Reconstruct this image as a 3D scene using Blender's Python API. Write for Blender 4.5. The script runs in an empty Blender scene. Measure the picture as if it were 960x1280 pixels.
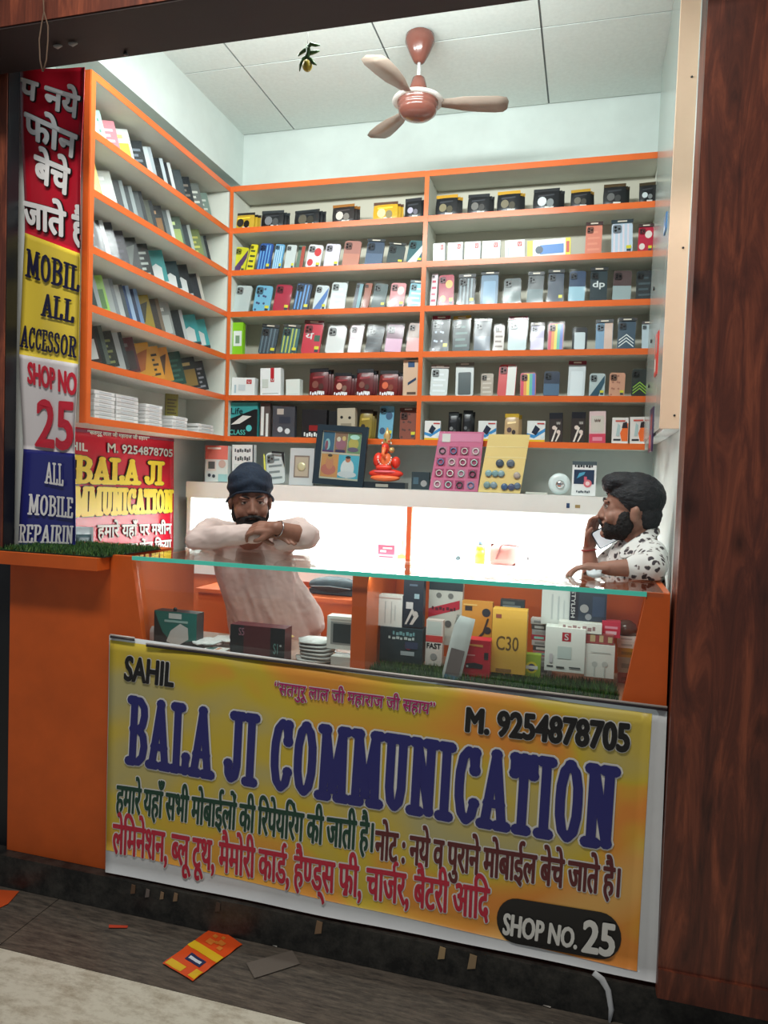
import bpy, bmesh, math, random
from mathutils import Vector, Matrix, noise, Euler
random.seed(7)
S = bpy.context.scene
COL = S.collection
PI = math.pi

# ------------------------------------------------------------------ camera
CAM_H = 1.55
FPX = 909.3
YAW, PITCH, ROLL = math.radians(15.449), math.radians(2.47), math.radians(1.977)
RM = Matrix.Rotation(YAW, 3, 'Z') @ Matrix.Rotation(PI/2 - PITCH, 3, 'X') @ Matrix.Rotation(ROLL, 3, 'Z')
cam_d = bpy.data.cameras.new('camera')
cam_o = bpy.data.objects.new('camera', cam_d)
COL.objects.link(cam_o)
cam_o.matrix_world = Matrix.Translation((0, 0, CAM_H)) @ RM.to_4x4()
cam_d.sensor_fit = 'HORIZONTAL'
cam_d.sensor_width = 36.0
cam_d.lens = FPX / 960.0 * 36.0
cam_d.clip_start = 0.05
S.camera = cam_o

def ray(px, py):
    return RM @ Vector(((px - 480) / FPX, -(py - 640) / FPX, -1.0))
def at(px, py, Y):                      # photograph pixel -> point on the plane y = Y
    d = ray(px, py); t = Y / d.y
    return Vector((0, 0, CAM_H)) + d * t
def atx(px, py, X):
    d = ray(px, py); t = X / d.x
    return Vector((0, 0, CAM_H)) + d * t
def atz(px, py, Z):
    d = ray(px, py); t = (Z - CAM_H) / d.z
    return Vector((0, 0, CAM_H)) + d * t

# ------------------------------------------------------------------ world, lights, exposure
W = bpy.data.worlds.new('market_corridor'); S.world = W; W.use_nodes = True
W.node_tree.nodes['Background'].inputs['Color'].default_value = (0.80, 0.88, 1.0, 1)
W.node_tree.nodes['Background'].inputs['Strength'].default_value = 0.225
def area_light(name, loc, size, energy, color, rot=(0, 0, 0)):
    l = bpy.data.lights.new(name, 'AREA'); l.shape = 'RECTANGLE'
    l.size, l.size_y = size; l.energy = energy; l.color = color
    o = bpy.data.objects.new(name, l); COL.objects.link(o); o.location = loc; o.rotation_euler = rot
    return o
# tube lights of the shop: on the inner side of the front beam, a work light under the ledge, a tube in the corridor
area_light('shop_tube_light', (-0.62, 2.32, 3.10), (0.8, 0.08), 21, (0.92, 1.0, 0.975), (math.radians(58), 0, 0))
area_light('shop_tube_light', (-1.42, 2.32, 3.10), (0.6, 0.08), 11.5, (0.92, 1.0, 0.975), (math.radians(58), 0, 0))
area_light('case_fill_light', (-0.65, 2.245, 1.236), (1.55, 0.012), 1.6, (0.97, 1.0, 0.97), (math.radians(38), 0, 0))  # added fill lamp, no such fixture; brightens the box fronts
area_light('workbench_light', (-0.87, 3.52, 1.405), (2.1, 0.05), 20, (0.95, 1.0, 1.0), (0, 0, 0))
area_light('corridor_light', (-0.9, 0.85, 3.9), (1.6, 0.3), 62, (1.0, 0.95, 0.88), (math.radians(4), 0, 0))
S.view_settings.view_transform = 'Standard'
S.view_settings.look = 'None'
S.view_settings.gamma = 1.0
S.view_settings.use_curve_mapping = False
S.view_settings.exposure = 0.0

# ------------------------------------------------------------------ materials
def lin(c):
    c /= 255.0
    return c / 12.92 if c <= 0.04045 else ((c + 0.055) / 1.055) ** 2.4
def rgb(c, k=1.0):
    return (lin(c[0]) * k, lin(c[1]) * k, lin(c[2]) * k, 1)
MATS = {}
def pm(name, c, rough=0.5, **kw):
    """procedural material; c is sRGB 0-255. kw: metal, spec, noise (amount), nscale, nstretch, bump, coat, trans, alpha, c2"""
    if name in MATS: return MATS[name]
    m = bpy.data.materials.new(name); m.use_nodes = True
    nt = m.node_tree; b = nt.nodes['Principled BSDF']
    b.inputs['Base Color'].default_value = rgb(c)
    b.inputs['Roughness'].default_value = rough
    b.inputs['Metallic'].default_value = kw.get('metal', 0)
    b.inputs['Specular IOR Level'].default_value = kw.get('spec', 0.5)
    if kw.get('coat'): b.inputs['Coat Weight'].default_value = kw['coat']; b.inputs['Coat Roughness'].default_value = 0.08
    if kw.get('alpha') is not None: b.inputs['Alpha'].default_value = kw['alpha']
    if kw.get('emit'):
        b.inputs['Emission Color'].default_value = rgb(c); b.inputs['Emission Strength'].default_value = kw['emit']
    if kw.get('noise') or kw.get('bump'):
        tc = nt.nodes.new('ShaderNodeTexCoord'); mp = nt.nodes.new('ShaderNodeMapping')
        mp.inputs['Scale'].default_value = kw.get('stretch', (1, 1, 1))
        n = nt.nodes.new('ShaderNodeTexNoise'); n.inputs['Scale'].default_value = kw.get('nscale', 8)
        n.inputs['Detail'].default_value = kw.get('detail', 5); n.inputs['Roughness'].default_value = kw.get('nrough', 0.6)
        nt.links.new(tc.outputs['Object'], mp.inputs['Vector']); nt.links.new(mp.outputs[0], n.inputs['Vector'])
        if kw.get('noise'):
            r = nt.nodes.new('ShaderNodeValToRGB')
            c2 = kw.get('c2') or tuple(v * (1 - kw['noise']) for v in c)
            r.color_ramp.elements[0].position = kw.get('lo', 0.3); r.color_ramp.elements[1].position = kw.get('hi', 0.7)
            r.color_ramp.elements[0].color = rgb(c2); r.color_ramp.elements[1].color = rgb(c)
            nt.links.new(n.outputs['Fac'], r.inputs[0]); nt.links.new(r.outputs[0], b.inputs['Base Color'])
        if kw.get('bump'):
            bp = nt.nodes.new('ShaderNodeBump'); bp.inputs['Strength'].default_value = kw['bump']
            bp.inputs['Distance'].default_value = kw.get('bdist', 0.01)
            nt.links.new(n.outputs['Fac'], bp.inputs['Height']); nt.links.new(bp.outputs[0], b.inputs['Normal'])
    MATS[name] = m
    return m
def cm(c, rough=0.45):
    """plain printed card / plastic of one colour"""
    c = tuple(int(v) for v in c)
    return pm('print_%02x%02x%02x_%d' % (c[0], c[1], c[2], int(rough * 100)), c, rough)

def wood_material():
    m = bpy.data.materials.new('dark_wood_laminate'); m.use_nodes = True; nt = m.node_tree; b = nt.nodes['Principled BSDF']
    tc = nt.nodes.new('ShaderNodeTexCoord'); mp = nt.nodes.new('ShaderNodeMapping'); mp.inputs['Scale'].default_value = (6, 6, 0.8)
    n = nt.nodes.new('ShaderNodeTexNoise'); n.inputs['Scale'].default_value = 3.2; n.inputs['Detail'].default_value = 9; n.inputs['Roughness'].default_value = 0.68; n.inputs['Distortion'].default_value = 0.8
    r = nt.nodes.new('ShaderNodeValToRGB')
    e = r.color_ramp.elements; e[0].position = 0.3; e[0].color = rgb((58, 31, 26)); e[1].position = 0.68; e[1].color = rgb((150, 80, 54))
    x = e.new(0.5); x.color = rgb((102, 52, 38))
    # knots
    mp2 = nt.nodes.new('ShaderNodeMapping'); mp2.inputs['Scale'].default_value = (5, 5, 2.4)
    v = nt.nodes.new('ShaderNodeTexVoronoi'); v.inputs['Scale'].default_value = 1.6
    r2 = nt.nodes.new('ShaderNodeValToRGB'); r2.color_ramp.elements[0].position = 0.03; r2.color_ramp.elements[0].color = (0.2, 0.2, 0.2, 1); r2.color_ramp.elements[1].position = 0.22; r2.color_ramp.elements[1].color = (1, 1, 1, 1)
    mx = nt.nodes.new('ShaderNodeMix'); mx.data_type = 'RGBA'; mx.blend_type = 'MULTIPLY'; mx.inputs['Factor'].default_value = 0.85
    L = nt.links.new
    L(tc.outputs['Object'], mp.inputs[0]); L(mp.outputs[0], n.inputs['Vector']); L(n.outputs['Fac'], r.inputs[0])
    L(tc.outputs['Object'], mp2.inputs[0]); L(mp2.outputs[0], v.inputs['Vector']); L(v.outputs['Distance'], r2.inputs[0])
    L(r.outputs[0], mx.inputs[6]); L(r2.outputs[0], mx.inputs[7]); L(mx.outputs[2], b.inputs['Base Color'])
    b.inputs['Roughness'].default_value = 0.42
    return m
M_WOOD = wood_material()
M_ORANGE = pm('orange_laminate', (228, 108, 48), 0.28, noise=0.08, nscale=3)
M_ORANGE_MATT = pm('orange_painted_board', (226, 100, 30), 0.55, noise=0.16, nscale=2.5, bump=0.05)
M_WHITE = pm('white_laminate', (226, 232, 228), 0.5, noise=0.05, nscale=3)
M_SHELFWHITE = pm('shelf_white', (222, 224, 214), 0.55, noise=0.06, nscale=4)
M_PLASTER = pm('white_plaster', (216, 225, 221), 0.85, noise=0.05, nscale=5, bump=0.08)
M_GAP = pm('dark_gap', (30, 30, 32), 0.8)
M_BLACK = cm((18, 20, 24), 0.4)
M_TILE = pm('ceiling_tile_board', (216, 222, 218), 0.9, noise=0.04, nscale=60, bump=0.15, bdist=0.002)
M_TBAR = pm('ceiling_grid_metal', (214, 220, 220), 0.4)
M_GRANITE = pm('dark_granite', (122, 112, 100), 0.35, noise=1, c2=(60, 57, 54), nscale=22, stretch=(0.5, 3.2, 1), detail=8, nrough=0.75, lo=0.35, hi=0.72)
M_PLINTH = pm('black_granite', (84, 82, 76), 0.4, noise=1, c2=(30, 32, 32), nscale=14, detail=8, nrough=0.8, lo=0.4, hi=0.8)
M_MARBLE = pm('pale_marble', (214, 210, 194), 0.4, noise=1, c2=(156, 144, 122), nscale=9, stretch=(1, 2.2, 1), detail=10, nrough=0.75, lo=0.3, hi=0.55)
def glass_mat(name, tint, rough=0.0, transp=0.9):
    m = bpy.data.materials.new(name); m.use_nodes = True; nt = m.node_tree
    nt.nodes.remove(nt.nodes['Principled BSDF']); out = nt.nodes['Material Output']
    t = nt.nodes.new('ShaderNodeBsdfTransparent'); t.inputs[0].default_value = (*tint, 1)
    g = nt.nodes.new('ShaderNodeBsdfGlossy'); g.inputs['Roughness'].default_value = rough
    fr = nt.nodes.new('ShaderNodeFresnel'); ge = nt.nodes.new('ShaderNodeNewGeometry'); io = nt.nodes.new('ShaderNodeMath'); io.operation = 'MULTIPLY_ADD'
    io.inputs[1].default_value = 1/1.5 - 1.5; io.inputs[2].default_value = 1.5      # same reflectance from both sides of the sheet
    nt.links.new(ge.outputs['Backfacing'], io.inputs[0]); nt.links.new(io.outputs[0], fr.inputs[0])
    ad = nt.nodes.new('ShaderNodeMath'); ad.operation = 'MULTIPLY_ADD'; ad.inputs[1].default_value = 1.0; ad.inputs[2].default_value = max(0.0, 0.96 - transp)
    mx = nt.nodes.new('ShaderNodeMixShader')
    nt.links.new(fr.outputs[0], ad.inputs[0]); nt.links.new(ad.outputs[0], mx.inputs[0]); nt.links.new(t.outputs[0], mx.inputs[1]); nt.links.new(g.outputs[0], mx.inputs[2])
    nt.links.new(mx.outputs[0], out.inputs[0])
    return m
M_GLASS = glass_mat('clear_glass', (0.93, 0.97, 0.95), 0.0, 0.96)
M_PANE = glass_mat('front_glass', (0.93, 0.95, 0.94), 0.02, 0.94)
M_GEDGE = pm('green_glass_edge', (96, 238, 214), 0.3)  # bright teal paints light carried through the glass into the colour
M_FILM = glass_mat('plastic_film', (0.97, 0.975, 0.98), 0.16, 0.97)
for _n in M_FILM.node_tree.nodes:
    if _n.bl_idname == 'ShaderNodeMath' and _n.inputs[1].default_value > .9: _n.inputs[1].default_value = 0.55
def _crumple(m):
    nt = m.node_tree; tc = nt.nodes.new('ShaderNodeTexCoord'); n = nt.nodes.new('ShaderNodeTexNoise'); n.inputs['Scale'].default_value = 55; n.inputs['Detail'].default_value = 2
    bp = nt.nodes.new('ShaderNodeBump'); bp.inputs['Strength'].default_value = 1.0; bp.inputs['Distance'].default_value = 0.012
    nt.links.new(tc.outputs['Object'], n.inputs['Vector']); nt.links.new(n.outputs['Fac'], bp.inputs['Height'])
    for k in nt.nodes:
        if k.bl_idname in ('ShaderNodeBsdfGlossy', 'ShaderNodeFresnel'): nt.links.new(bp.outputs[0], k.inputs['Normal'])
_crumple(M_FILM)

# ------------------------------------------------------------------ mesh helpers
class MB:
    def __init__(s): s.v = []; s.f = []; s.mi = []; s.mats = []; s.sm = []
    def m(s, mat):
        if mat not in s.mats: s.mats.append(mat)
        return s.mats.index(mat)
    def add(s, vs, fs, mat, smooth=False):
        o = len(s.v); s.v += [tuple(v) for v in vs]; k = s.m(mat)
        for f in fs: s.f.append(tuple(i + o for i in f)); s.mi.append(k); s.sm.append(smooth)
        return s
    def box(s, a, b, mat, T=None):
        x0, y0, z0 = (min(a[i], b[i]) for i in range(3)); x1, y1, z1 = (max(a[i], b[i]) for i in range(3))
        vs = [(x0,y0,z0),(x1,y0,z0),(x1,y1,z0),(x0,y1,z0),(x0,y0,z1),(x1,y0,z1),(x1,y1,z1),(x0,y1,z1)]
        if T is not None: vs = [T @ Vector(v) for v in vs]
        return s.add(vs, [(0,3,2,1),(4,5,6,7),(0,1,5,4),(1,2,6,5),(2,3,7,6),(3,0,4,7)], mat)
    def prism(s, poly, y0, y1, mat, T=None, smooth=False):
        """poly in the xz plane, extruded from y0 (front) to y1"""
        n = len(poly); vs = [(p[0], y0, p[1]) for p in poly] + [(p[0], y1, p[1]) for p in poly]
        if T is not None: vs = [T @ Vector(v) for v in vs]
        fs = [tuple(range(n)), tuple(range(2*n-1, n-1, -1))] + [(i, i+n, (i+1) % n + n, (i+1) % n) for i in range(n)]
        return s.add(vs, fs, mat, smooth)
    def rect(s, x0, z0, x1, z1, y, mat, T=None):       # flat print on a front face
        vs = [(x0,y,z0),(x1,y,z0),(x1,y,z1),(x0,y,z1)]
        if T is not None: vs = [T @ Vector(v) for v in vs]
        return s.add(vs, [(0,1,2,3)], mat)
    def poly(s, pts, y, mat, T=None):
        vs = [(p[0], y, p[1]) for p in pts]
        if T is not None: vs = [T @ Vector(v) for v in vs]
        return s.add(vs, [tuple(range(len(pts)))], mat)
    def tube(s, pts, r, mat, n=8, cap=True, smooth=True):
        pts = [Vector(p) for p in pts]; rs = r if isinstance(r, (list, tuple)) else [r] * len(pts)
        vs = []; up = Vector((0.13, 0.31, 0.94)).normalized(); prev = None
        for i, p in enumerate(pts):
            d = (pts[min(i+1, len(pts)-1)] - pts[max(i-1, 0)]).normalized()
            a = d.cross(up) if prev is None else prev - d * prev.dot(d)
            if a.length < 1e-5: a = d.cross(Vector((1, 0, 0)))
            a.normalize(); prev = a; b = d.cross(a)
            for k in range(n):
                t = 2 * PI * k / n; vs.append(p + (a * math.cos(t) + b * math.sin(t)) * rs[i])
        fs = []
        for i in range(len(pts) - 1):
            for k in range(n): fs.append((i*n+k, i*n+(k+1) % n, (i+1)*n+(k+1) % n, (i+1)*n+k))
        if cap: fs.append(tuple(range(n-1, -1, -1))); fs.append(tuple(range((len(pts)-1)*n, len(pts)*n)))
        return s.add(vs, fs, mat, smooth)
    def lathe(s, prof, mat, c=(0, 0, 0), n=24, axis='Z', smooth=True):
        vs = []
        for r, h in prof:
            for k in range(n):
                t = 2 * PI * k / n; x, y = r * math.cos(t), r * math.sin(t)
                v = (x, y, h) if axis == 'Z' else ((x, h, y) if axis == 'Y' else (h, x, y))
                vs.append((v[0]+c[0], v[1]+c[1], v[2]+c[2]))
        fs = []
        for i in range(len(prof) - 1):
            for k in range(n): fs.append((i*n+k, i*n+(k+1) % n, (i+1)*n+(k+1) % n, (i+1)*n+k))
        fs.append(tuple(range(n-1, -1, -1))); fs.append(tuple(range((len(prof)-1)*n, len(prof)*n)))
        return s.add(vs, fs, mat, smooth)
    def ell(s, c, r, mat, n=16, m=10, R=None):
        vs = []; fs = []
        for i in range(m + 1):
            ph = PI * i / m
            for k in range(n):
                t = 2 * PI * k / n
                v = Vector((r[0]*math.sin(ph)*math.cos(t), r[1]*math.sin(ph)*math.sin(t), r[2]*math.cos(ph)))
                if R is not None: v = R @ v
                vs.append(v + Vector(c))
        for i in range(m):
            for k in range(n): fs.append((i*n+k, (i+1)*n+k, (i+1)*n+(k+1) % n, i*n+(k+1) % n))
        return s.add(vs, fs, mat, True)
    def flat(s, pts2d, faces, mat, fn):
        return s.add([fn(*p) for p in pts2d], faces, mat)
    def mesh(s, name):
        me = bpy.data.meshes.new(name); me.from_pydata(s.v, [], s.f)
        for mt in s.mats: me.materials.append(mt)
        me.polygons.foreach_set('material_index', s.mi); me.polygons.foreach_set('use_smooth', s.sm)
        me.update(); return me
    def build(s, name, parent=None, **kw):
        me = s.mesh(name); return link(name, me, parent, **kw)
def link(name, me, parent=None, loc=None, rot=None, **kw):
    o = bpy.data.objects.new(name, me); COL.objects.link(o)
    if parent is not None: o.parent = parent
    if loc is not None: o.location = loc
    if rot is not None: o.rotation_euler = rot
    tag(o, **kw); return o
def tag(o, label=None, cat=None, group=None, kind=None):
    if label: o['label'] = label
    if cat: o['category'] = cat
    if group: o['group'] = group
    if kind: o['kind'] = kind
    return o
def empty(name, loc=(0, 0, 0), rz=0.0, **kw):
    o = bpy.data.objects.new(name, None); COL.objects.link(o); o.location = loc; o.rotation_euler = (0, 0, rz)
    o.empty_display_size = 0.05
    tag(o, **kw); return o
def bevel(o, w=0.003, seg=2):
    md = o.modifiers.new('bevel', 'BEVEL'); md.width = w; md.segments = seg; md.limit_method = 'ANGLE'; return o
def struct(name, mb, **kw):
    return mb.build(name, kind='structure', **kw)

# ------------------------------------------------------------------ lettering
TXT = {}
def text2d(body, bold=0.0):
    """outline of a word from the built-in font as flat verts and faces, scaled later"""
    key = (body, bold)
    if key in TXT: return TXT[key]
    cu = bpy.data.curves.new('word', 'FONT'); cu.body = body; cu.size = 1.0; cu.offset = bold; cu.resolution_u = 3
    o = bpy.data.objects.new('word', cu); COL.objects.link(o)
    dg = bpy.context.evaluated_depsgraph_get(); me = o.evaluated_get(dg).to_mesh()
    vs = [(v.co.x, v.co.y) for v in me.vertices]; fs = [tuple(p.vertices) for p in me.polygons]
    o.evaluated_get(dg).to_mesh_clear(); bpy.data.objects.remove(o); bpy.data.curves.remove(cu)
    TXT[key] = (vs, fs); return TXT[key]
def adv(body):
    if not body: return 0.0
    return ADV.setdefault(body, _adv(body))
ADV = {}
def _adv(body):
    a = bounds(text2d(body + 'l')[0])[1]; b = bounds(text2d('l')[0])[1]
    return a - b
def bounds(vs):
    xs = [v[0] for v in vs]; ys = [v[1] for v in vs]
    return min(xs), max(xs), min(ys), max(ys)
def fit(vf, x0, x1, z0, z1, ref=None):
    """map 2D outline to the rectangle; ref = bounds to use instead of own"""
    a, b, c, d = ref or bounds(vf[0])
    return [(x0 + (x - a) / (b - a) * (x1 - x0), z0 + (z - c) / (d - c) * (z1 - z0)) for x, z in vf[0]], vf[1]
def clip_right(vf, x):
    """cut everything right of x (half letters of Devanagari)"""
    bm = bmesh.new(); vs = [bm.verts.new((p[0], p[1], 0)) for p in vf[0]]
    for f in vf[1]:
        try: bm.faces.new([vs[i] for i in f])
        except ValueError: pass
    bmesh.ops.bisect_plane(bm, geom=bm.verts[:] + bm.edges[:] + bm.faces[:], plane_co=(x, 0, 0), plane_no=(1, 0, 0), clear_outer=True)
    bm.verts.index_update(); o = ([(v.co.x, v.co.y) for v in bm.verts], [tuple(v.index for v in f.verts) for f in bm.faces]); bm.free(); return o
def stroke2d(pts, w, n=8):
    """thick 2D polyline with round ends; w a number or a list"""
    vs = []; fs = []
    ws = w if isinstance(w, (list, tuple)) else [w] * len(pts)
    for i in range(len(pts) - 1):
        (x0, y0), (x1, y1) = pts[i], pts[i+1]; L = math.hypot(x1-x0, y1-y0) or 1e-6; nx, ny = -(y1-y0)/L, (x1-x0)/L
        o = len(vs); a, b = ws[i]/2, ws[i+1]/2
        vs += [(x0+nx*a, y0+ny*a), (x0-nx*a, y0-ny*a), (x1-nx*b, y1-ny*b), (x1+nx*b, y1+ny*b)]; fs.append((o, o+1, o+2, o+3))
    for i, p in enumerate(pts):
        o = len(vs); r = ws[i]/2
        vs += [(p[0]+r*math.cos(2*PI*k/n), p[1]+r*math.sin(2*PI*k/n)) for k in range(n)]; fs.append(tuple(range(o, o+n)))
    return vs, fs
def devanagari(tokens, bold):
    """tokens: strings in visual order, or ('half', ch), ('reph',), ('ra',), ('sp', w)"""
    vs = []; fs = []; x = 0.0
    def put(vf, dx):
        o = len(vs); vs.extend((p[0] + dx, p[1]) for p in vf[0]); fs.extend(tuple(i + o for i in f) for f in vf[1])
    for t in tokens:
        if isinstance(t, str):
            for w_i, w in enumerate(t.split(' ')):
                if w_i: x += 0.26
                if w: put(text2d(w, bold), x); x += adv(w)
        elif t[0] == 'half':
            g = text2d(t[1], bold); a = adv(t[1]); put(clip_right(g, a * t[2]), x); x += a * t[2] - 0.02
        elif t[0] == 'reph':
            put(stroke2d([(-0.20, 0.63), (-0.22, 0.74), (-0.14, 0.82), (-0.05, 0.80)], 0.055 + 2 * bold), x)
        elif t[0] == 'ra':
            put(stroke2d([(-0.30, 0.20), (-0.46, 0.02)], 0.06 + 2 * bold), x)
        elif t[0] == 'sp': x += t[1]
    return vs, fs

# a rounded slab-serif poster face drawn as strokes (unit height), for the shop name
BF = {
 'B': (0.62, [[(.16,0),(.16,1)],[(.05,1),(.36,1),(.50,.90),(.52,.76),(.46,.60),(.34,.53),(.16,.53)],[(.34,.53),(.50,.44),(.55,.27),(.50,.09),(.36,0),(.05,0)]]),
 'A': (0.66, [[(.10,0),(.34,1)],[(.34,1),(.56,0)],[(.18,.30),(.48,.30)],[(.02,0),(.22,0)],[(.44,0),(.66,0)]]),
 'L': (0.54, [[(.16,0),(.16,1)],[(.05,1),(.28,1)],[(.05,0),(.46,0)],[(.46,0),(.48,.22)]]),
 'J': (0.48, [[(.34,1),(.34,.22),(.28,.05),(.16,0),(.07,.08),(.06,.24)],[(.20,1),(.46,1)]]),
 'I': (0.32, [[(.16,0),(.16,1)],[(.05,0),(.27,0)],[(.05,1),(.27,1)]]),
 'C': (0.60, [[(.50,.74),(.46,.92),(.32,1),(.18,.90),(.11,.68),(.10,.5),(.11,.32),(.18,.10),(.32,0),(.46,.08),(.52,.26)],[(.50,.98),(.50,.72)]]),
 'O': (0.64, [[(.32,1),(.18,.91),(.11,.70),(.10,.5),(.11,.30),(.18,.09),(.32,0),(.46,.09),(.53,.30),(.54,.5),(.53,.70),(.46,.91),(.32,1)]]),
 'M': (0.84, [[(.14,0),(.16,1)],[(.16,1),(.42,.12)],[(.42,.12),(.66,1)],[(.66,1),(.70,0)],[(.03,0),(.25,0)],[(.59,0),(.81,0)],[(.06,1),(.18,1)],[(.64,1),(.78,1)]]),
 'U': (0.62, [[(.14,1),(.14,.28),(.19,.08),(.31,0),(.43,.08),(.48,.28),(.48,1)],[(.04,1),(.25,1)],[(.38,1),(.58,1)]]),
 'N': (0.68, [[(.15,0),(.15,1)],[(.15,1),(.53,.02)],[(.53,.02),(.53,1)],[(.04,0),(.26,0)],[(.06,1),(.16,1)],[(.42,1),(.64,1)]]),
 'T': (0.58, [[(.29,0),(.29,1)],[(.05,1),(.53,1)],[(.05,1),(.05,.78)],[(.53,1),(.53,.78)],[(.18,0),(.40,0)]]),
 'E': (0.56, [[(.15,0),(.15,1)],[(.04,1),(.46,1)],[(.46,1),(.47,.80)],[(.15,.52),(.36,.52)],[(.04,0),(.48,0)],[(.48,0),(.50,.22)]]),
 'S': (0.54, [[(.44,.78),(.40,.95),(.27,1),(.13,.94),(.09,.77),(.14,.62),(.27,.52),(.41,.42),(.46,.25),(.41,.07),(.27,0),(.13,.05),(.08,.24)]]),
 'R': (0.62, [[(.16,0),(.16,1)],[(.05,1),(.36,1),(.50,.89),(.51,.73),(.45,.57),(.34,.50),(.16,.50)],[(.34,.50),(.50,0)],[(.05,0),(.27,0)],[(.46,0),(.60,0)]]),
 'P': (0.58, [[(.16,0),(.16,1)],[(.05,1),(.36,1),(.50,.89),(.51,.72),(.45,.54),(.34,.48),(.16,.48)],[(.05,0),(.28,0)]]),
 'G': (0.64, [[(.50,.78),(.45,.93),(.32,1),(.18,.90),(.11,.68),(.10,.5),(.11,.32),(.18,.10),(.32,0),(.46,.06),(.50,.18),(.50,.42)],[(.36,.42),(.60,.42)]]),
 ' ': (0.26, []),
}
def poster(body, w=0.15, gap=0.03, blob=0.0, n=10, sx=1.0):
    vs = []; fs = []; x = 0.0
    for ch in body:
        wd, st = BF[ch]
        for s_ in st:
            v, f = stroke2d([(p[0]*sx, p[1]) for p in s_], w, n)
            o = len(vs); vs += [(a + x, b) for a, b in v]; fs += [tuple(i + o for i in g) for g in f]
            if blob:
                for p in (s_[0], s_[-1]):
                    v, f = stroke2d([(p[0]*sx, p[1])], w + blob, n)
                    o = len(vs); vs += [(a + x, b) for a, b in v]; fs += [tuple(i + o for i in g) for g in f]
        x += wd*sx + gap
    return vs, fs

def thicken(vf, w, n=6):
    """swell an outline by w all round: a stroke along every border edge"""
    vs, fs = list(vf[0]), list(vf[1]); cnt = {}
    for f in vf[1]:
        for i in range(len(f)):
            a, b = f[i], f[(i+1) % len(f)]; k = (min(a, b), max(a, b)); cnt[k] = cnt.get(k, 0) + 1
    used = set()
    for (a, b), c in cnt.items():
        if c != 1: continue
        (x0, y0), (x1, y1) = vf[0][a], vf[0][b]; L = math.hypot(x1-x0, y1-y0)
        if L < 1e-7: continue
        nx, ny = -(y1-y0)/L*w, (x1-x0)/L*w; o = len(vs)
        vs += [(x0+nx, y0+ny), (x0-nx, y0-ny), (x1-nx, y1-ny), (x1+nx, y1+ny)]; fs.append((o, o+1, o+2, o+3))
        for i in (a, b):
            if i not in used:
                used.add(i); p = vf[0][i]; o = len(vs)
                vs += [(p[0]+w*math.cos(2*PI*k/n), p[1]+w*math.sin(2*PI*k/n)) for k in range(n)]; fs.append(tuple(range(o, o+n)))
    return vs, fs
def quadmap(vf, Q, ref=None):
    """Q = plane coordinates (u, z) of TL, TR, BR, BL"""
    a, b, c, d = ref or bounds(vf[0]); TL, TR, BR, BL = Q; out = []
    for x, z in vf[0]:
        s = (x-a)/(b-a); t = (z-c)/(d-c)
        out.append(tuple((BL[i]*(1-s)+BR[i]*s)*(1-t) + (TL[i]*(1-s)+TR[i]*s)*t for i in (0, 1)))
    return out, vf[1]

# ================================================================== THE SETTING
mb = MB(); mb.box((-6, -4, -0.12), (6, 1.885, 0.0), M_MARBLE)
floor = struct('floor', mb)
for x0, x1 in ((-4.2, -1.772), (-1.768, 0.42), (0.424, 3.0)):
    m = MB(); m.box((x0, 1.888, -0.1), (x1, 2.4, -0.001), M_GRANITE); m.build('granite_slab', floor)
m = MB(); m.box((-6, 1.886, -0.12), (6, 2.4, -0.006), cm((120, 112, 98), .8)); m.build('grout', floor)
m = MB(); m.box((-6, 2.172, 0), (6, 2.62, 0.118), M_PLINTH); plinth = struct('trim_1', m)
m = MB(); m.box((-2.2, 2.62, 0), (0.5, 3.8, 0.118), cm((120, 112, 104), .6)); struct('floor_inside', m)
m = MB(); m.box((-2.2, 3.716, 0), (0.5, 3.82, 3.6), M_PLASTER); struct('wall_back', m)
m = MB(); m.box((-2.2, 2.368, 0), (-2.1, 3.716, 3.6), M_PLASTER); struct('wall_left', m)
m = MB(); m.box((-2.1, 2.368, 3.14), (-1.9, 3.716, 3.6), M_PLASTER); struct('trim_2', m)
m = MB(); m.box((0.302, 2.36, 0), (0.5, 3.716, 3.6), M_PLASTER); struct('wall_right', m)
m = MB(); m.box((0.262, 2.28, 0.118), (0.5, 2.36, 3.6), M_PLASTER); struct('trim_3', m)
# wooden opening: two columns and a beam
m = MB(); m.box((0.256, 2.15, 0.118), (1.5, 2.28, 3.7), M_WOOD); m.box((0.257, 2.14, 0.118), (1.5, 2.15, 0.20), M_WOOD)
struct('trim_4', m)
m = MB(); m.box((-3.4, 2.27, 0.118), (-2.13, 2.325, 3.7), M_WOOD); m.box((-2.13, 2.275, 0.118), (-2.127, 2.33, 3.7), M_BLACK); m.box((-3.4, 2.23, .118), (-2.05, 2.268, 1.2), M_BLACK)  # low black board stands in for shadow below the counter ledge
struct('trim_5', m)
m = MB(); m.box((-3.4, 2.0, 2.984), (1.5, 2.232, 3.8), M_WOOD); m.box((-3.4, 2.004, 2.978), (1.5, 2.228, 2.984), pm('shaded_underside', (44, 32, 30), .7)); struct('trim_6', m)  # dark strip paints the beam's underside shade into the colour
m = MB(); m.box((-6, -4, 4.2), (6, 2.0, 4.3), cm((150, 150, 145), .9)); struct('ceiling_corridor', m)
m = MB(); m.box((-6, 2.3, 3.7), (6, 2.4, 4.3), cm((60, 40, 34), .9)); m.box((-6, 2.28, 0), (-3.4, 2.4, 4.3), cm((60, 40, 34), .9)); m.box((1.5, 2.28, 0), (6, 2.4, 4.3), cm((60, 40, 34), .9)); struct('wall_front', m)
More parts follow.
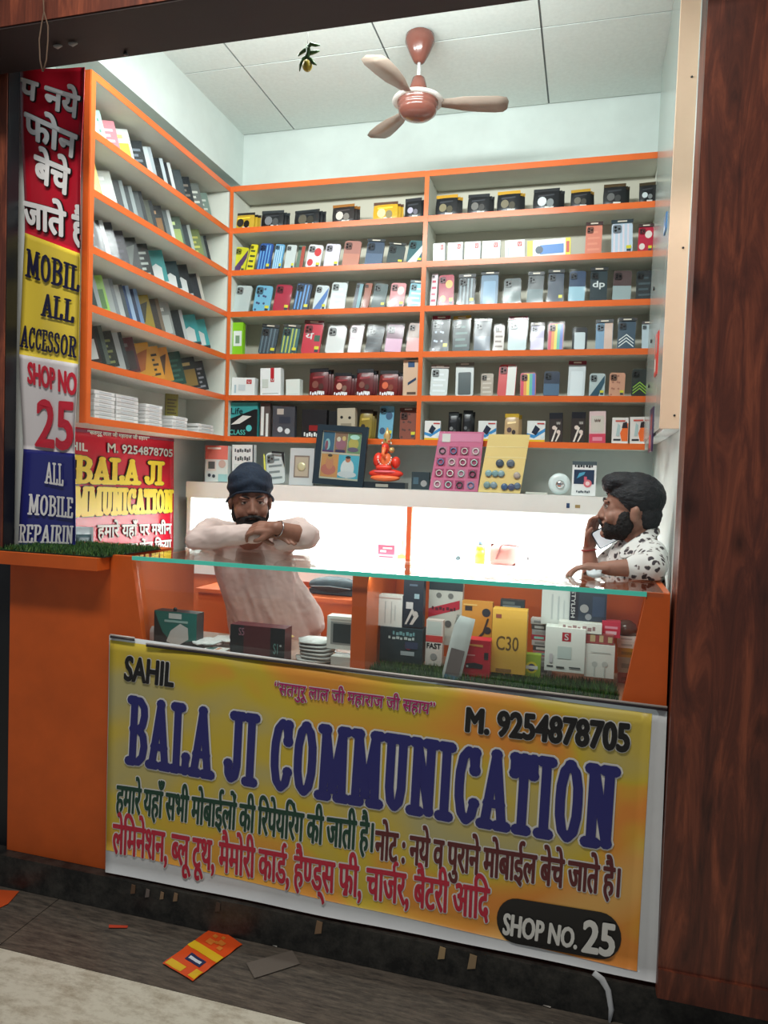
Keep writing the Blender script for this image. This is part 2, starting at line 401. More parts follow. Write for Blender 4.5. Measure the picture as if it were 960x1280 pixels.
# suspended ceiling: void, grid bars, tiles
m = MB(); m.box((-2.2, 2.232, 3.47), (0.5, 3.716, 3.6), M_GAP); ceiling = struct('ceiling', m)
XS = [-2.27, -1.60, -0.93, -0.26, 0.41]; YS = [1.89, 2.50, 3.10, 3.712]
for i in range(4):
    for j in range(3):
        x0, x1, y0, y1 = max(XS[i], -2.2)+.004, min(XS[i+1], .5)-.004, max(YS[j], 2.236)+.004, YS[j+1]-.004
        m = MB(); m.box((x0, y0, 3.42), (x1, y1, 3.435), M_TILE); o = m.build('ceiling_tile', ceiling)
for x in XS[1:]:
    m = MB(); m.box((x-.003, 2.236, 3.424), (x+.003, 3.712, 3.45), cm((90, 96, 96), .5)); m.build('grid_bar', ceiling)
for y in YS[1:3]:
    m = MB(); m.box((-2.2, y-.003, 3.423), (.5, y+.003, 3.449), cm((90, 96, 96), .5)); m.build('grid_bar', ceiling)

# ================================================================== SHELVES
LEV = [3.047, 2.831, 2.612, 2.397, 2.175, 1.960, 1.744]        # middles of the board edges, top to bottom
TB = 0.012
def board(parent, a, b, edges, name='shelf_board'):
    m = MB(); m.box(a, b, M_SHELFWHITE); o = m.build(name, parent)
    for e0, e1 in edges:
        m = MB(); m.box(e0, e1, M_ORANGE); m.build('edge_band', o)
    return o
LX = -1.865
ls = empty('wall_shelf', (-2.1, 2.4, LEV[6]-TB), label='white shelf unit with orange edges along the left wall', cat='shelf')
ls.location = (0, 0, 0)
for z in LEV:
    board(ls, (-2.095, 2.424, z-TB), (LX-.002, 3.505, z+TB), [((LX-.002, 2.424, z-TB-.002), (LX, 3.51, z+TB+.002))])
board(ls, (-2.095, 2.40, LEV[6]-TB), (LX-.002, 2.424, LEV[0]+TB), [((LX-.002, 2.398, LEV[6]-TB), (LX+.001, 2.424, LEV[0]+TB)), ((-1.893, 2.396, LEV[6]-TB), (LX-.002, 2.40, LEV[0]+TB))], 'end_panel')
board(ls, (-2.095, 3.505, LEV[6]-TB), (LX-.004, 3.525, LEV[0]+TB), [], 'end_panel')
m = MB(); m.box((-2.099, 2.40, LEV[6]-TB), (-2.095, 3.525, LEV[0]+TB), M_SHELFWHITE); m.build('back_panel', ls)
BY = 3.512; BB = 3.71; RX = 0.262
bs = empty('wall_shelf', label='wide white shelf unit with orange edges on the back wall', cat='shelf')
for z in LEV:
    for x0, x1 in ((LX+.018, -0.822), (-0.80, RX-.014)):
        board(bs, (x0, BY+.002, z-TB), (x1, BB, z+TB), [((x0, BY, z-TB-.002), (x1, BY+.002, z+TB+.002))])
for x0, x1, orange in ((LX, LX+.018, 1), (-.822, -.80, 1), (RX-.014, RX, 0)):
    board(bs, (x0, BY+.002, LEV[6]-TB), (x1, BB, LEV[0]+TB), [((x0, BY-.002, LEV[6]-TB), (x1, BY+.002, LEV[0]+TB))] if orange else [((x0, BY, LEV[6]-TB), (x1, BY+.002, LEV[0]+TB))][:0], 'divider')
m = MB(); m.box((LX, BB, LEV[6]-TB), (RX, BB+.004, LEV[0]+TB), cm((196, 192, 176), .6)); m.build('back_panel', bs)

# shallow cabinet on the right wall, seen almost edge-on
M_PEACH = pm('peach_board', (240, 206, 178), 0.5, noise=0.05, nscale=3)
M_DOOR = pm('smoky_mirror_door', (168, 178, 172), 0.22, metal=0.25)
rc = empty('wall_cabinet', label='shallow tall cabinet with mirrored doors and a peach end board on the right wall', cat='cabinet')
m = MB(); m.box((0.228, 2.60, 1.757), (0.30, 2.622, 3.41), M_PEACH); ep = m.build('end_board', rc)
for z in (1.80, 2.35, 2.9, 3.3):
    m = MB(); m.lathe([(0.004, 0), (0.003, -.003)], M_BLACK, c=(0.272, 2.60, z), n=8, axis='Y'); m.build('screw', ep)
m = MB(); m.box((0.245, 2.622, 1.757), (0.30, 3.50, 3.41), M_WHITE); m.build('body', rc)
for y0, y1, x in ((2.622, 3.07, .240), (3.05, 3.50, .244)):
    m = MB(); m.box((x-.004, y0, 1.765), (x, y1, 3.40), M_DOOR); m.build('door', rc)
for z in (1.99, 2.18, 2.40):
    m = MB(); m.lathe([(0.008, 0), (0.008, -.006)], M_BLACK, c=(0.241, 3.30, z), n=10, axis='X'); m.build('lock', rc)

# ledge and workbench
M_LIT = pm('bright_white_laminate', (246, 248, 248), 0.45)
lg = empty('display_ledge', label='long white ledge with a deep front edge over the workbench', cat='ledge')
m = MB(); m.box((-2.02, 3.412, 1.488), (0.298, 3.714, 1.510), M_WHITE); m.build('top_board', lg)
m = MB(); m.box((-2.02, 3.40, 1.428), (0.298, 3.412, 1.511), M_WHITE); m.build('fascia', lg)
m = MB(); m.box((-2.02, 3.412, 1.164), (-1.998, 3.712, 1.488), M_WHITE); m.build('side_panel', lg)
m = MB(); m.box((-.826, 3.402, 1.165), (-.802, 3.43, 1.428), pm('orange_post', (232, 120, 74), .4)); m.build('post', lg)
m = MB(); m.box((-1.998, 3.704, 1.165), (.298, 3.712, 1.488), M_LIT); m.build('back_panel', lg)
m = MB(); m.tube([(-1.9, 3.52, 1.475), (0.2, 3.52, 1.475)], 0.011, pm('light_tube', (240, 255, 252), .3, emit=3.0), 8); m.build('light_tube', lg)
wb = empty('workbench', label='white topped orange workbench under the back ledge', cat='workbench')
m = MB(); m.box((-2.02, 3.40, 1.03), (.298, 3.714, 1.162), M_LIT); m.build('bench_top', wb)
m = MB(); m.box((-2.02, 3.42, .118), (.298, 3.714, 1.03), M_ORANGE); m.build('bench_body', wb)
sc = empty('low_cabinet', label='low orange cabinet standing in front of the workbench', cat='cabinet')
m = MB(); m.box((-1.78, 3.13, .118), (-.5, 3.398, .985), M_ORANGE); m.build('body', sc)
m = MB(); m.box((-1.79, 3.115, .985), (-.49, 3.398, 1.003), M_ORANGE); m.build('top', sc)

# ================================================================== COUNTERS
lc = empty('side_counter', label='plain orange counter left of the glass display case', cat='counter')
m = MB(); m.box((-2.033, 2.21, .119), (-1.602, 2.235, 1.205), M_ORANGE_MATT); m.build('front_panel', lc)
m = MB(); m.box((-2.03, 2.235, .118), (-1.602, 2.6, 1.205), M_ORANGE_MATT); m.build('body', lc)
m = MB(); m.box((-2.036, 2.165, 1.206), (-1.601, 2.60, 1.250), M_ORANGE_MATT); m.box((-2.5, 2.13, 1.206), (-2.036, 2.165, 1.25), M_ORANGE_MATT); m.box((-2.036, 2.13, 1.206), (-1.601, 2.165, 1.25), M_ORANGE_MATT); o = m.build('ledge', lc)
dc = empty('display_counter', label='orange display counter with a glass top and glass front full of boxes', cat='counter')
m = MB(); m.box((-1.580, 2.204, .120), (.249, 2.60, .905), M_ORANGE_MATT); m.build('base', dc)
m = MB(); m.box((-1.598, 2.204, .905), (.249, 2.62, .917), cm((150, 112, 92), .5)); m.build('case_floor', dc)
m = MB(); m.prism([(-1.598, .917), (-1.455, .917), (-1.515, 1.256), (-1.598, 1.256)], 2.200, 2.222, M_ORANGE_MATT); m.build('end_panel', dc)
m = MB(); m.prism([(.125, .917), (.249, .917), (.244, 1.256), (.181, 1.256)], 2.200, 2.222, M_ORANGE_MATT); m.build('end_panel', dc)
m = MB(); m.box((-1.53, 2.222, .917), (-1.512, 2.62, 1.244), M_ORANGE); m.build('side_board', dc)
m = MB(); m.box((.228, 2.222, .917), (.246, 2.61, 1.256), M_ORANGE); m.build('side_board', dc)
m = MB(); m.box((-.712, 2.226, .917), (-.662, 2.60, 1.243), M_ORANGE); m.build('partition', dc)
m = MB(); m.box((-.662, 2.60, .917), (.228, 2.615, 1.243), M_ORANGE); m.build('back_board', dc)
m = MB(); m.box((-1.51, 2.199, 1.2445), (.226, 2.66, 1.2575), M_GLASS); gt = m.build('glass_top', dc)
m = MB(); m.box((-1.51, 2.196, 1.2440), (.1805, 2.1988, 1.2580), M_GEDGE); m.build('glass_edge', gt)
m = MB(); m.prism([(-1.456, .92), (.126, .92), (.182, 1.243), (-1.513, 1.243)], 2.224, 2.228, M_PANE); m.build('front_glass', dc)

def grass(name, x0, x1, y0, y1, z, n, h, label, parent=None):
    m = MB(); m.box((x0, y0, z), (x1, y1, z+.004), cm((20, 44, 26), .9))
    g1, g2, g3 = pm('grass_blade', (46, 92, 40), .6), pm('grass_blade_light', (86, 122, 52), .6), pm('grass_blade_dark', (24, 58, 30), .6)
    for i in range(n):
        x, y = random.uniform(x0, x1), random.uniform(y0, y1); a = random.uniform(0, PI); w = .0022
        dx, dy = math.cos(a)*w, math.sin(a)*w; lx, ly = random.uniform(-.008, .008), random.uniform(-.008, .008); hh = h*random.uniform(.6, 1.1)
        m.add([(x-dx, y-dy, z+.003), (x+dx, y+dy, z+.003), (x+lx, y+ly, z+hh)], [(0, 1, 2)], random.choice((g1, g1, g2, g3)))
    o = m.build(name, parent)
    if parent is None: tag(o, label, 'grass mat', kind='stuff')
    else: o['kind'] = 'stuff'
    return o
grass('grass_mat', -2.035, -1.59, 2.15, 2.50, 1.2505, 6500, .022, 'strip of green artificial grass along the top of the side counter')
grass('grass_mat', -.655, .12, 2.232, 2.40, .9175, 5000, .034, 'dark green artificial grass lining the front of the display case')

# ================================================================== BANNERS
def banner_print():
    m = bpy.data.materials.new('printed_flex'); m.use_nodes = True; nt = m.node_tree; b = nt.nodes['Principled BSDF']; L = nt.links.new
    tc = nt.nodes.new('ShaderNodeTexCoord'); mp = nt.nodes.new('ShaderNodeMapping'); mp.inputs['Scale'].default_value = (1.1, 1, 2.2); mp.inputs['Rotation'].default_value = (0, .35, 0)
    n = nt.nodes.new('ShaderNodeTexNoise'); n.inputs['Scale'].default_value = 1.3; n.inputs['Detail'].default_value = 1.5; n.inputs['Distortion'].default_value = 1.2
    r = nt.nodes.new('ShaderNodeValToRGB'); e = r.color_ramp.elements
    e[0].position = .30; e[0].color = rgb((232, 146, 60)); e[1].position = .72; e[1].color = rgb((186, 178, 124))
    for p, c in ((.42, (226, 168, 60)), (.50, (212, 186, 58)), (.58, (206, 184, 84))):
        x = e.new(p); x.color = rgb(c)
    sx = nt.nodes.new('ShaderNodeSeparateXYZ'); mr = nt.nodes.new('ShaderNodeMapRange')
    mr.inputs['From Min'].default_value = -1.5; mr.inputs['From Max'].default_value = .3; mr.inputs['To Min'].default_value = .09; mr.inputs['To Max'].default_value = -.10
    mz = nt.nodes.new('ShaderNodeMapRange'); mz.inputs['From Min'].default_value = .12; mz.inputs['From Max'].default_value = .95; mz.inputs['To Min'].default_value = -.07; mz.inputs['To Max'].default_value = .05
    a1 = nt.nodes.new('ShaderNodeMath'); a1.operation = 'ADD'; a2 = nt.nodes.new('ShaderNodeMath'); a2.operation = 'ADD'
    L(tc.outputs['Object'], mp.inputs[0]); L(mp.outputs[0], n.inputs['Vector']); L(tc.outputs['Object'], sx.inputs[0])
    L(sx.outputs['X'], mr.inputs['Value']); L(sx.outputs['Z'], mz.inputs['Value'])
    L(n.outputs['Fac'], a1.inputs[0]); L(mr.outputs[0], a1.inputs[1]); L(a1.outputs[0], a2.inputs[0]); L(mz.outputs[0], a2.inputs[1]); L(a2.outputs[0], r.inputs[0])
    # pale swooshes across the print
    w = nt.nodes.new('ShaderNodeTexWave'); w.wave_type = 'RINGS'; w.rings_direction = 'SPHERICAL'; w.inputs['Scale'].default_value = .55; w.inputs['Distortion'].default_value = 3; w.inputs['Detail'].default_value = 0
    m2 = nt.nodes.new('ShaderNodeMapping'); m2.inputs['Location'].default_value = (1.0, 0, -1.4); L(tc.outputs['Object'], m2.inputs[0]); L(m2.outputs[0], w.inputs['Vector'])
    wr = nt.nodes.new('ShaderNodeValToRGB'); wr.color_ramp.elements[0].position = .90; wr.color_ramp.elements[0].color = (0, 0, 0, 1); wr.color_ramp.elements[1].position = 1.0; wr.color_ramp.elements[1].color = (.5, .5, .5, 1)
    mx = nt.nodes.new('ShaderNodeMix'); mx.data_type = 'RGBA'; mx.inputs[7].default_value = rgb((232, 206, 122))
    L(w.outputs['Fac'], wr.inputs[0]); L(wr.outputs[0], mx.inputs['Factor']); L(r.outputs[0], mx.inputs[6]); L(mx.outputs[2], b.inputs['Base Color'])
    b.inputs['Roughness'].default_value = .42
    return m
M_FLEX = banner_print()
M_FLEXW = pm('white_flex', (222, 226, 228), .45, noise=.05, nscale=5)
class Sheet:
    """a hanging printed sheet: wave() gives how far the cloth stands off its plane"""
    def __init__(s, plane, val, amp, off, seed):
        s.plane, s.val, s.amp, s.off, s.seed = plane, val, amp, off, seed
    def uv(s, px, py):
        p = at(px, py, s.val) if s.plane == 'Y' else atx(px, py, s.val)
        return (p.x, p.z) if s.plane == 'Y' else (p.y, p.z)
    def pt(s, u, z, lift=0.0):
        w = s.amp(u, z) + lift
        return (u, s.val - w, z) if s.plane == 'Y' else (s.val + w, u, z)
    def print2d(s, vf, mat, name, parent, lift, th=0.0):
        nb = len(vf[1]); sgn = 1
        if th: vf = thicken(vf, th)
        if getattr(s, 'clip', None) is not None: vf = clip_right(vf, s.clip)
        own = {}
        for k, f in enumerate(vf[1]):
            for i in f: own.setdefault(i, k)
        if th and len(vf[1]) > nb: own = {i: (k - nb if k >= nb else 60) for i, k in own.items()}; own = {i: (k % 59 if k != 60 else 59) for i, k in own.items()}
        m = MB(); m.add([s.pt(u, z, lift + (own.get(i, 0) % 60)*1e-5*sgn) for i, (u, z) in enumerate(vf[0])], vf[1], mat); return m.build(name, parent)
    def words(s, vf, px, parent, mat, edge=None, th=0.0, ew=.004, lift=.002, name='lettering'):
        Q = [s.uv(*p) for p in px]; v = quadmap(vf, Q)
        if edge: s.print2d(v, edge, 'letter_outline', parent, lift, th + ew)
        return s.print2d(v, mat, name, parent, lift*2 if edge else lift, th)
    def area(s, px, mat, name, parent, lift=0.0, nx=24, nz=12, back=.002):
        Q = [s.uv(*p) for p in px]; m = MB(); vs = []
        for l in (lift, lift - back):
            for j in range(nz+1):
                for i in range(nx+1):
                    a, b = i/nx, j/nz
                    u, z = ((Q[3][k]*(1-a)+Q[2][k]*a)*(1-b) + (Q[0][k]*(1-a)+Q[1][k]*a)*b for k in (0, 1)); vs.append(s.pt(u, z, l))
        N = (nx+1)*(nz+1); fs = []
        for j in range(nz):
            for i in range(nx):
                a = j*(nx+1)+i; fs.append((a, a+1, a+nx+2, a+nx+1)); fs.append((N+a, N+a+nx+1, N+a+nx+2, N+a+1))
        rim = [j*(nx+1) for j in range(nz+1)]; rim2 = [j*(nx+1)+nx for j in range(nz+1)]
        bot = list(range(nx+1)); top = [nz*(nx+1)+i for i in range(nx+1)]
        for L_ in (rim, rim2, bot, top):
            for i in range(len(L_)-1): fs.append((L_[i], L_[i+1], N+L_[i+1], N+L_[i]))
        m.add(vs, fs, mat, True); return m.build(name, parent)
DV = devanagari
# ---- the counter banner
fb = empty('shop_banner', (0, 0, 0), label='large yellow printed banner with the shop name across the counter front', cat='banner')
sh = Sheet('Y', 2.183, lambda u, z: .0022*math.sin(u*7+z*3) + .0015*math.sin(u*13-1), 0, 1)
wh = sh.area([(136, 794), (834, 889), (820, 1228), (132, 1090)], M_FLEXW, 'banner_sheet', fb, 0, 60, 20)
sh.area([(137, 800), (815, 892), (796, 1213), (133, 1062)], M_FLEX, 'printed_area', fb, .0012, 60, 20, .001)
C_NAVY = pm('print_navy', (38, 40, 116), .4); C_WH = pm('print_white', (232, 232, 226), .45); C_BK = pm('print_black', (24, 24, 26), .4)
C_GREEN = pm('print_green', (16, 66, 50), .4); C_BROWN = pm('print_brown', (98, 34, 38), .4); C_RED = pm('print_red', (196, 34, 62), .4); C_MAG = pm('print_magenta', (176, 30, 104), .4)
T2 = text2d
sh.words(T2('SAHIL'), [(158, 820), (219, 829), (217, 858), (156, 850)], fb, C_BK, C_WH, .0035, .0022, .003)
sh.words(DV(['“सतगुरू लाल जी महाराज जी सहाय”'], 0), [(345, 846), (545, 873), (542, 899), (343, 873)], fb, C_MAG, C_WH, .0007, .002, .003)
sh.words(T2('M. 9254878705'), [(585, 884), (787, 905), (785, 939), (583, 913)], fb, C_BK, C_WH, .0042, .003, .003)
for (a, b) in (((183, 806), (834, 886)), ((138, 795), (168, 799))):
    for k, (cc, dz) in enumerate(((cm((196, 190, 184), .3), .004), (cm((64, 58, 66), .4), -.003))):
        m = MB(); p_, q_ = at(*a, 2.178), at(*b, 2.178); m.tube([p_+Vector((0, 0, dz)), (p_+q_)/2+Vector((0, 0, dz)), q_+Vector((0, 0, dz))], .0036, cc, 8); m.build('hem_cord', fb)
def bone(txt, px, s_, par, mat, edge, w, blob, e, lift, sx=1.0, gap=.03):
    Q = [s_.uv(*p) for p in px]; a = poster(txt, w, gap, blob=blob, sx=sx); r = bounds(a[0])
    b = poster(txt, w+e, gap, blob=blob, sx=sx)
    if edge: s_.print2d(quadmap(b, Q, r), edge, 'letter_outline', par, lift)
    s_.print2d(quadmap(a, Q, r), mat, 'lettering', par, lift*2)
bone('BALA JI COMMUNICATION', [(160, 868), (777, 958), (770, 1064), (156, 955)], sh, fb, C_NAVY, C_WH, .124, .035, .05, .003, .50, .062)
sh.words(DV(['हमारे यहाँ सभी मोबाईलों की ', 'िर', 'पेय', 'िर', 'ंग की जाती है।'], 0), [(148, 968), (468, 1014), (465, 1072), (145, 1020)], fb, C_GREEN, C_WH, .0024, .0036, .002)
sh.words(DV(['नोट : नये व पुराने मोबाईल बेचे जाते है।'], 0), [(471, 1023), (776, 1070), (772, 1134), (468, 1088)], fb, C_BROWN, C_WH, .0024, .0036, .002)
sh.words(DV(['ले', 'िम', 'नेशन, ', ('half', 'ब', .7), 'लू टूथ, मैमोरी काड', ('reph',), ', है', ('half', 'ण', .7), 'ड्स फ', ('ra',), 'ी, चाज', ('reph',), 'र, बैटरी आ', 'िद'], 0),
         [(143, 1014), (613, 1094), (610, 1166), (141, 1080)], fb, C_RED, C_WH, .0024, .0040, .002)
Q = [(622, 1119), (778, 1143), (775, 1202), (620, 1175)]
pill = ([(math.cos(t)*.5*(1 if math.cos(t) > 0 else 1) , math.sin(t)) for t in ()], [])
pv = [(3.0 - 1 + math.cos(t), math.sin(t)) if k < 13 else (-3.0 + 1 + math.cos(t), math.sin(t)) for k, t in enumerate([-PI/2 + PI*i/12 for i in range(13)] + [PI/2 + PI*i/12 for i in range(13)])]
sh.print2d(quadmap((pv, [tuple(range(26))]), [sh.uv(*p) for p in Q]), C_BK, 'black_lozenge', fb, .003)
sh.words(T2('SHOP NO.'), [(631, 1140), (723, 1160), (720, 1184), (629, 1166)], fb, C_WH, None, .0025, 0, .0075)
sh.words(T2('25'), [(731, 1148), (769, 1154), (766, 1193), (728, 1187)], fb, C_WH, None, .0038, 0, .0075)

# ---- the tall banner on the end of the left shelf
vb = empty('vertical_banner', label='tall creased red, yellow, white and blue banner hanging at the left of the opening', cat='banner')
vs_ = Sheet('Y', 2.350, lambda u, z: .0045*math.sin(u*26+z*4) + .004*math.sin(z*7+u*9) + .0015*math.sin(z*13-u*16), 0, 1)
vs_.clip = -1.862
fx = lambda c, n_: pm(n_, c, .22, coat=.3)
V = [(26, 86), (106, 84), (98, 316), (29, 290)]
vs_.area(V, fx((196, 30, 50), 'red_flex'), 'red_area', vb, 0, 14, 40)
vs_.area([(29, 290), (98, 316), (97, 455), (25, 443)], fx((232, 206, 72), 'yellow_flex'), 'yellow_area', vb, 0, 14, 24)
vs_.area([(25, 443), (97, 455), (95, 567), (29, 561)], fx((226, 222, 224), 'white_flex_gloss'), 'white_area', vb, 0, 14, 20)
vs_.area([(29, 561), (95, 567), (94, 681), (24, 681)], fx((44, 48, 128), 'blue_flex'), 'blue_area', vb, 0, 14, 20)
WS = pm('print_white_gloss', (240, 240, 240), .3)
L_ = .006
vs_.words(DV(['प नये'], 0), [(31, 92), (103, 112), (100, 150), (30, 122)], vb, WS, C_BK, .0045, .003, L_)
vs_.words(DV(['फोन'], 0), [(36, 132), (100, 160), (97, 200), (36, 172)], vb, WS, C_BK, .0045, .003, L_)
vs_.words(DV(['बेचे'], 0), [(48, 184), (91, 200), (88, 246), (47, 226)], vb, WS, C_BK, .0045, .003, L_)
vs_.words(DV(['जाते है'], 0), [(31, 240), (112, 262), (110, 312), (31, 288)], vb, WS, C_BK, .0045, .003, L_)
NV = pm('print_ink_blue', (30, 30, 60), .3)
def vt(t, px, mat, w=.11, sx=.62): 
    bone(t, px, vs_, vb, mat, None, w, .0, 0, L_*.7, sx)
vt('MOBIL', [(33, 310), (101, 334), (100, 366), (32, 346)], NV)
vt('ALL', [(53, 366), (95, 376), (94, 405), (52, 395)], NV)
vt('ACCESSOR', [(28, 406), (98, 422), (97, 448), (27, 434)], NV)
vs_.words(T2('SHOP NO'), [(37, 453), (97, 468), (97, 495), (37, 479)], vb, fx((206, 36, 56), 'red_flex_text'), None, .003, 0, L_)
vs_.words(T2('25'), [(48, 500), (95, 504), (93, 563), (45, 557)], vb, fx((206, 36, 56), 'red_flex_text'), None, .0055, 0, L_)
vt('ALL', [(57, 577), (82, 580), (81, 608), (56, 604)], WS)
vt('MOBILE', [(38, 617), (94, 622), (93, 648), (37, 643)], WS)
vt('REPAIRIN', [(27, 655), (94, 657), (93, 680), (26, 678)], WS)

# ---- the banner on the left wall
wbn = empty('wall_banner', label='red printed banner with yellow shop name on the left wall below the shelf', cat='banner')
ws_ = Sheet('X', -2.092, lambda u, z: .0015*math.sin(u*11+z*5), 0, 1)
ws_.area([(60, 527), (217, 546), (217, 697), (60, 714)], fx((204, 28, 52), 'red_flex_wall'), 'banner_sheet', wbn, 0, 20, 14)
ws_.area([(60, 532), (217, 549), (217, 552), (60, 536)], fx((150, 60, 90), 'plum_flex'), 'top_band', wbn, .002, 20, 2)
YL = pm('print_yellow', (246, 220, 60), .35)
ws_.words(DV(['“सतगुरू लाल जी महाराज जी सहाय”'], 0), [(108, 536), (186, 545), (185, 552), (108, 544)], wbn, C_WH, None, .0008, 0, .005)
ws_.words(T2('SAHIL'), [(68, 549), (108, 555), (108, 564), (68, 559)], wbn, C_WH, None, .002, 0, .005)
ws_.words(T2('M. 9254878705'), [(133, 554), (214, 562), (214, 571), (133, 565)], wbn, C_WH, C_BK, .0016, .0015, .003)
bone('BALA JI', [(90, 568), (205, 577), (204, 607), (89, 605)], ws_, wbn, YL, C_BK, .17, .05, .06, .003, .8)
bone('COMMUNICATION', [(63, 606), (216, 612), (216, 641), (61, 648)], ws_, wbn, YL, C_BK, .17, .04, .06, .003, .62)
ws_.words(DV(['हमारे यहाँ पर मशीन'], 0), [(121, 650), (213, 650), (213, 669), (121, 676)], wbn, C_WH, C_BK, .0022, .0015, .003)
ws_.words(DV(['वाचस चेंज ', 'िक', 'या'], 0), [(143, 677), (213, 670), (213, 686), (143, 694)], wbn, C_WH, C_BK, .0022, .0015, .003)
ws_.area([(90, 658), (116, 659), (116, 680), (90, 682)], cm((170, 190, 196), .4), 'picture', wbn, .004, 4, 2)
ws_.area([(94, 668), (113, 668), (113, 680), (94, 681)], cm((50, 84, 92), .4), 'picture', wbn, .007, 4, 2)

# ================================================================== GOODS
PKG = {}
def xat(px, z, Y):
    py = 500.0
    for _ in range(5):
        p = at(px, py, Y); q = at(px, py + 10, Y); py += (z - p.z) / ((q.z - p.z) / 10)
    return at(px, py, Y).x, py
def span(x0, x1, ytop, z, Y):
    """pixel extent on a shelf -> centre x, width, height in metres"""
    a, pa = xat(x0, z, Y); b, pb = xat(x1, z, Y); c = at((x0+x1)/2, ytop, Y)
    return (a+b)/2, b-a, c.z - z
M_FILMS = M_FILM
def rr(w, h, r, cx=0.0, z0=0.0, n=4):
    """rounded rectangle outline in xz, base at z0"""
    out = []
    for qx, qz, a0 in ((w/2-r, r, -PI/2), (w/2-r, h-r, 0), (-w/2+r, h-r, PI/2), (-w/2+r, r, PI)):
        for k in range(n+1):
            t = a0 + PI/2*k/n; out.append((cx+qx+r*math.cos(t), z0+qz+r*math.sin(t)))
    return out
def put(o, loc, rz=0.0, lean=0.0, tilt=0.0):
    o.rotation_mode = 'QUATERNION'
    o.rotation_quaternion = (Matrix.Rotation(rz, 3, 'Z') @ Matrix.Rotation(tilt, 3, 'Y') @ Matrix.Rotation(-lean, 3, 'X')).to_quaternion()
    o.location = loc
def word(m, txt, x0, z0, x1, z1, y, mat, bold=0.0):
    if txt == '~':                     # print too small to read: broken dashes
        n = 7
        for k in range(n):
            a = x0 + (x1-x0)*k/n; s_ = (x1-x0)/n; m.rect(a, z0 + (z1-z0)*(.0 if k % 2 else .15), a + s_*(.8 if k % 3 else .55), z1 - (z1-z0)*(.25 if k % 2 else .0), y, mat)
        return
    v = fit(text2d(txt), x0, x1, z0, z1)
    if bold: v = thicken(v, bold, 4)
    m.add([(a, y, b) for a, b in v[0]], v[1], mat)
def phone_case(w, h, c, pat='', c2=(230, 230, 230), card=None, film=True):
    """phone case in a clear sleeve: root empty + case (> camera_module) + sleeve + header_card"""
    root = empty('phone_case_pack')
    hh = h*.90 if card else h*.95; ww = w*.88
    m = MB(); m.prism(rr(ww, hh, ww*.16, z0=.003), 0.004, 0.013, cm(c, .35))
    y = .0035
    def P(x0, z0, x1, z1, col, yy=y): m.rect(x0*ww, .003+z0*hh, x1*ww, .003+z1*hh, yy, cm(col, .35))
    if pat == 'stripes':
        for k in range(4): P(-.42+k*.22, .05, -.33+k*.22, .95, c2)
    elif pat == 'rainbow':
        for k, q in enumerate(((214, 60, 90), (236, 150, 70), (232, 214, 90), (92, 180, 160), (96, 120, 200))): P(-.45+k*.18, .04, -.27+k*.18, .96, q)
    elif pat == 'diag':
        m.poly([(-.46*ww, .02*hh), (.10*ww, .02*hh), (.46*ww, .62*hh), (.46*ww, .95*hh)], y, cm(c2, .35))
    elif pat == 'half': P(-.5, .04, .5, .50, c2)
    elif pat == 'blobs':
        for a, b, r in ((.18, .72, .24), (-.22, .26, .2), (.3, .2, .1)): m.poly([(a*ww+r*ww*math.cos(t*PI/6), b*hh+r*ww*1.2*math.sin(t*PI/6)) for t in range(12)], y, cm(c2, .35))
    elif pat == 'dots':
        for k in range(9): a, b, r = ((k*37) % 70-35)/100, ((k*53) % 80+10)/100, .07; m.poly([(a*ww+r*ww*math.cos(t*PI/4), b*hh+r*ww*math.sin(t*PI/4)) for t in range(8)], y, cm(c2, .35))
    elif pat == 'chevron':
        for k in range(3): z = .10+k*.11; m.poly([(-.42*ww, z*hh), (0, (z+.2)*hh), (.42*ww, z*hh), (.42*ww, (z+.04)*hh), (0, (z+.24)*hh), (-.42*ww, (z+.04)*hh)], y, cm(c2, .35))
    elif pat == 'frame': m.poly(rr(ww*.72, hh*.74, ww*.08, z0=.04*hh+.003), y, cm(c2, .35))
    elif pat == 'split': P(0, .03, .48, .97, c2)
    elif pat == 'bird': word(m, 'dp', -.35*ww, .42*hh, .35*ww, .68*hh, y, cm(c2), .001)
    elif pat == 'glyph': word(m, 'य', -.38*ww, .5*hh, .05*ww, .70*hh, y, cm(c2), .001); P(.12, .42, .42, .62, (40, 90, 70))
    elif pat == 'print':
        for k in range(4): z = .15+k*.19; P(-.36, z, .36-.12*(k % 2), z+.07, c2)
    if pat in ('tag', 'stripes', 'blobs', 'dots', 'glyph', 'diag'):
        P(.20, .16, .44, .26, (214, 206, 50), y-.0006); P(.22, .07, .42, .15, (40, 60, 70), y-.0006)
    cs = m.build('case', root)
    if pat not in ('frame',):
        k = MB(); cw = ww*.40; dk = tuple(v*.55 for v in c)
        k.prism(rr(cw, cw*1.05, cw*.25, cx=-ww*.24, z0=hh*.96-cw*1.1), .0005, .004, cm(dk, .3))
        for a, b in ((-.33, .82), (-.33, .30), (-.02, .56)):
            pass
        for a, b in ((-cw*.2, cw*.72), (-cw*.2, cw*.3), (cw*.22, cw*.5)):
            k.lathe([(cw*.15, 0), (cw*.15, -.0015)], cm((22, 22, 26), .2), c=(-ww*.24+a, .0004, hh*.96-cw*1.1+b), n=8, axis='Y')
        k.build('camera_module', cs)
    if film:
        m = MB(); n = 5; vs = []; fs = []
        for j in range(n+1):
            for i in range(n+1):
                x, z = (i/n-.5)*w, j/n*h; vs.append((x, -.004 - .004*noise.noise(Vector((x*40+w*900, z*30+h*700, w*5e3))), z))
        for j in range(n):
            for i in range(n): a = j*(n+1)+i; fs.append((a, a+1, a+n+2, a+n+1))
        m.add(vs, fs, M_FILM, True); m.build('sleeve', root)
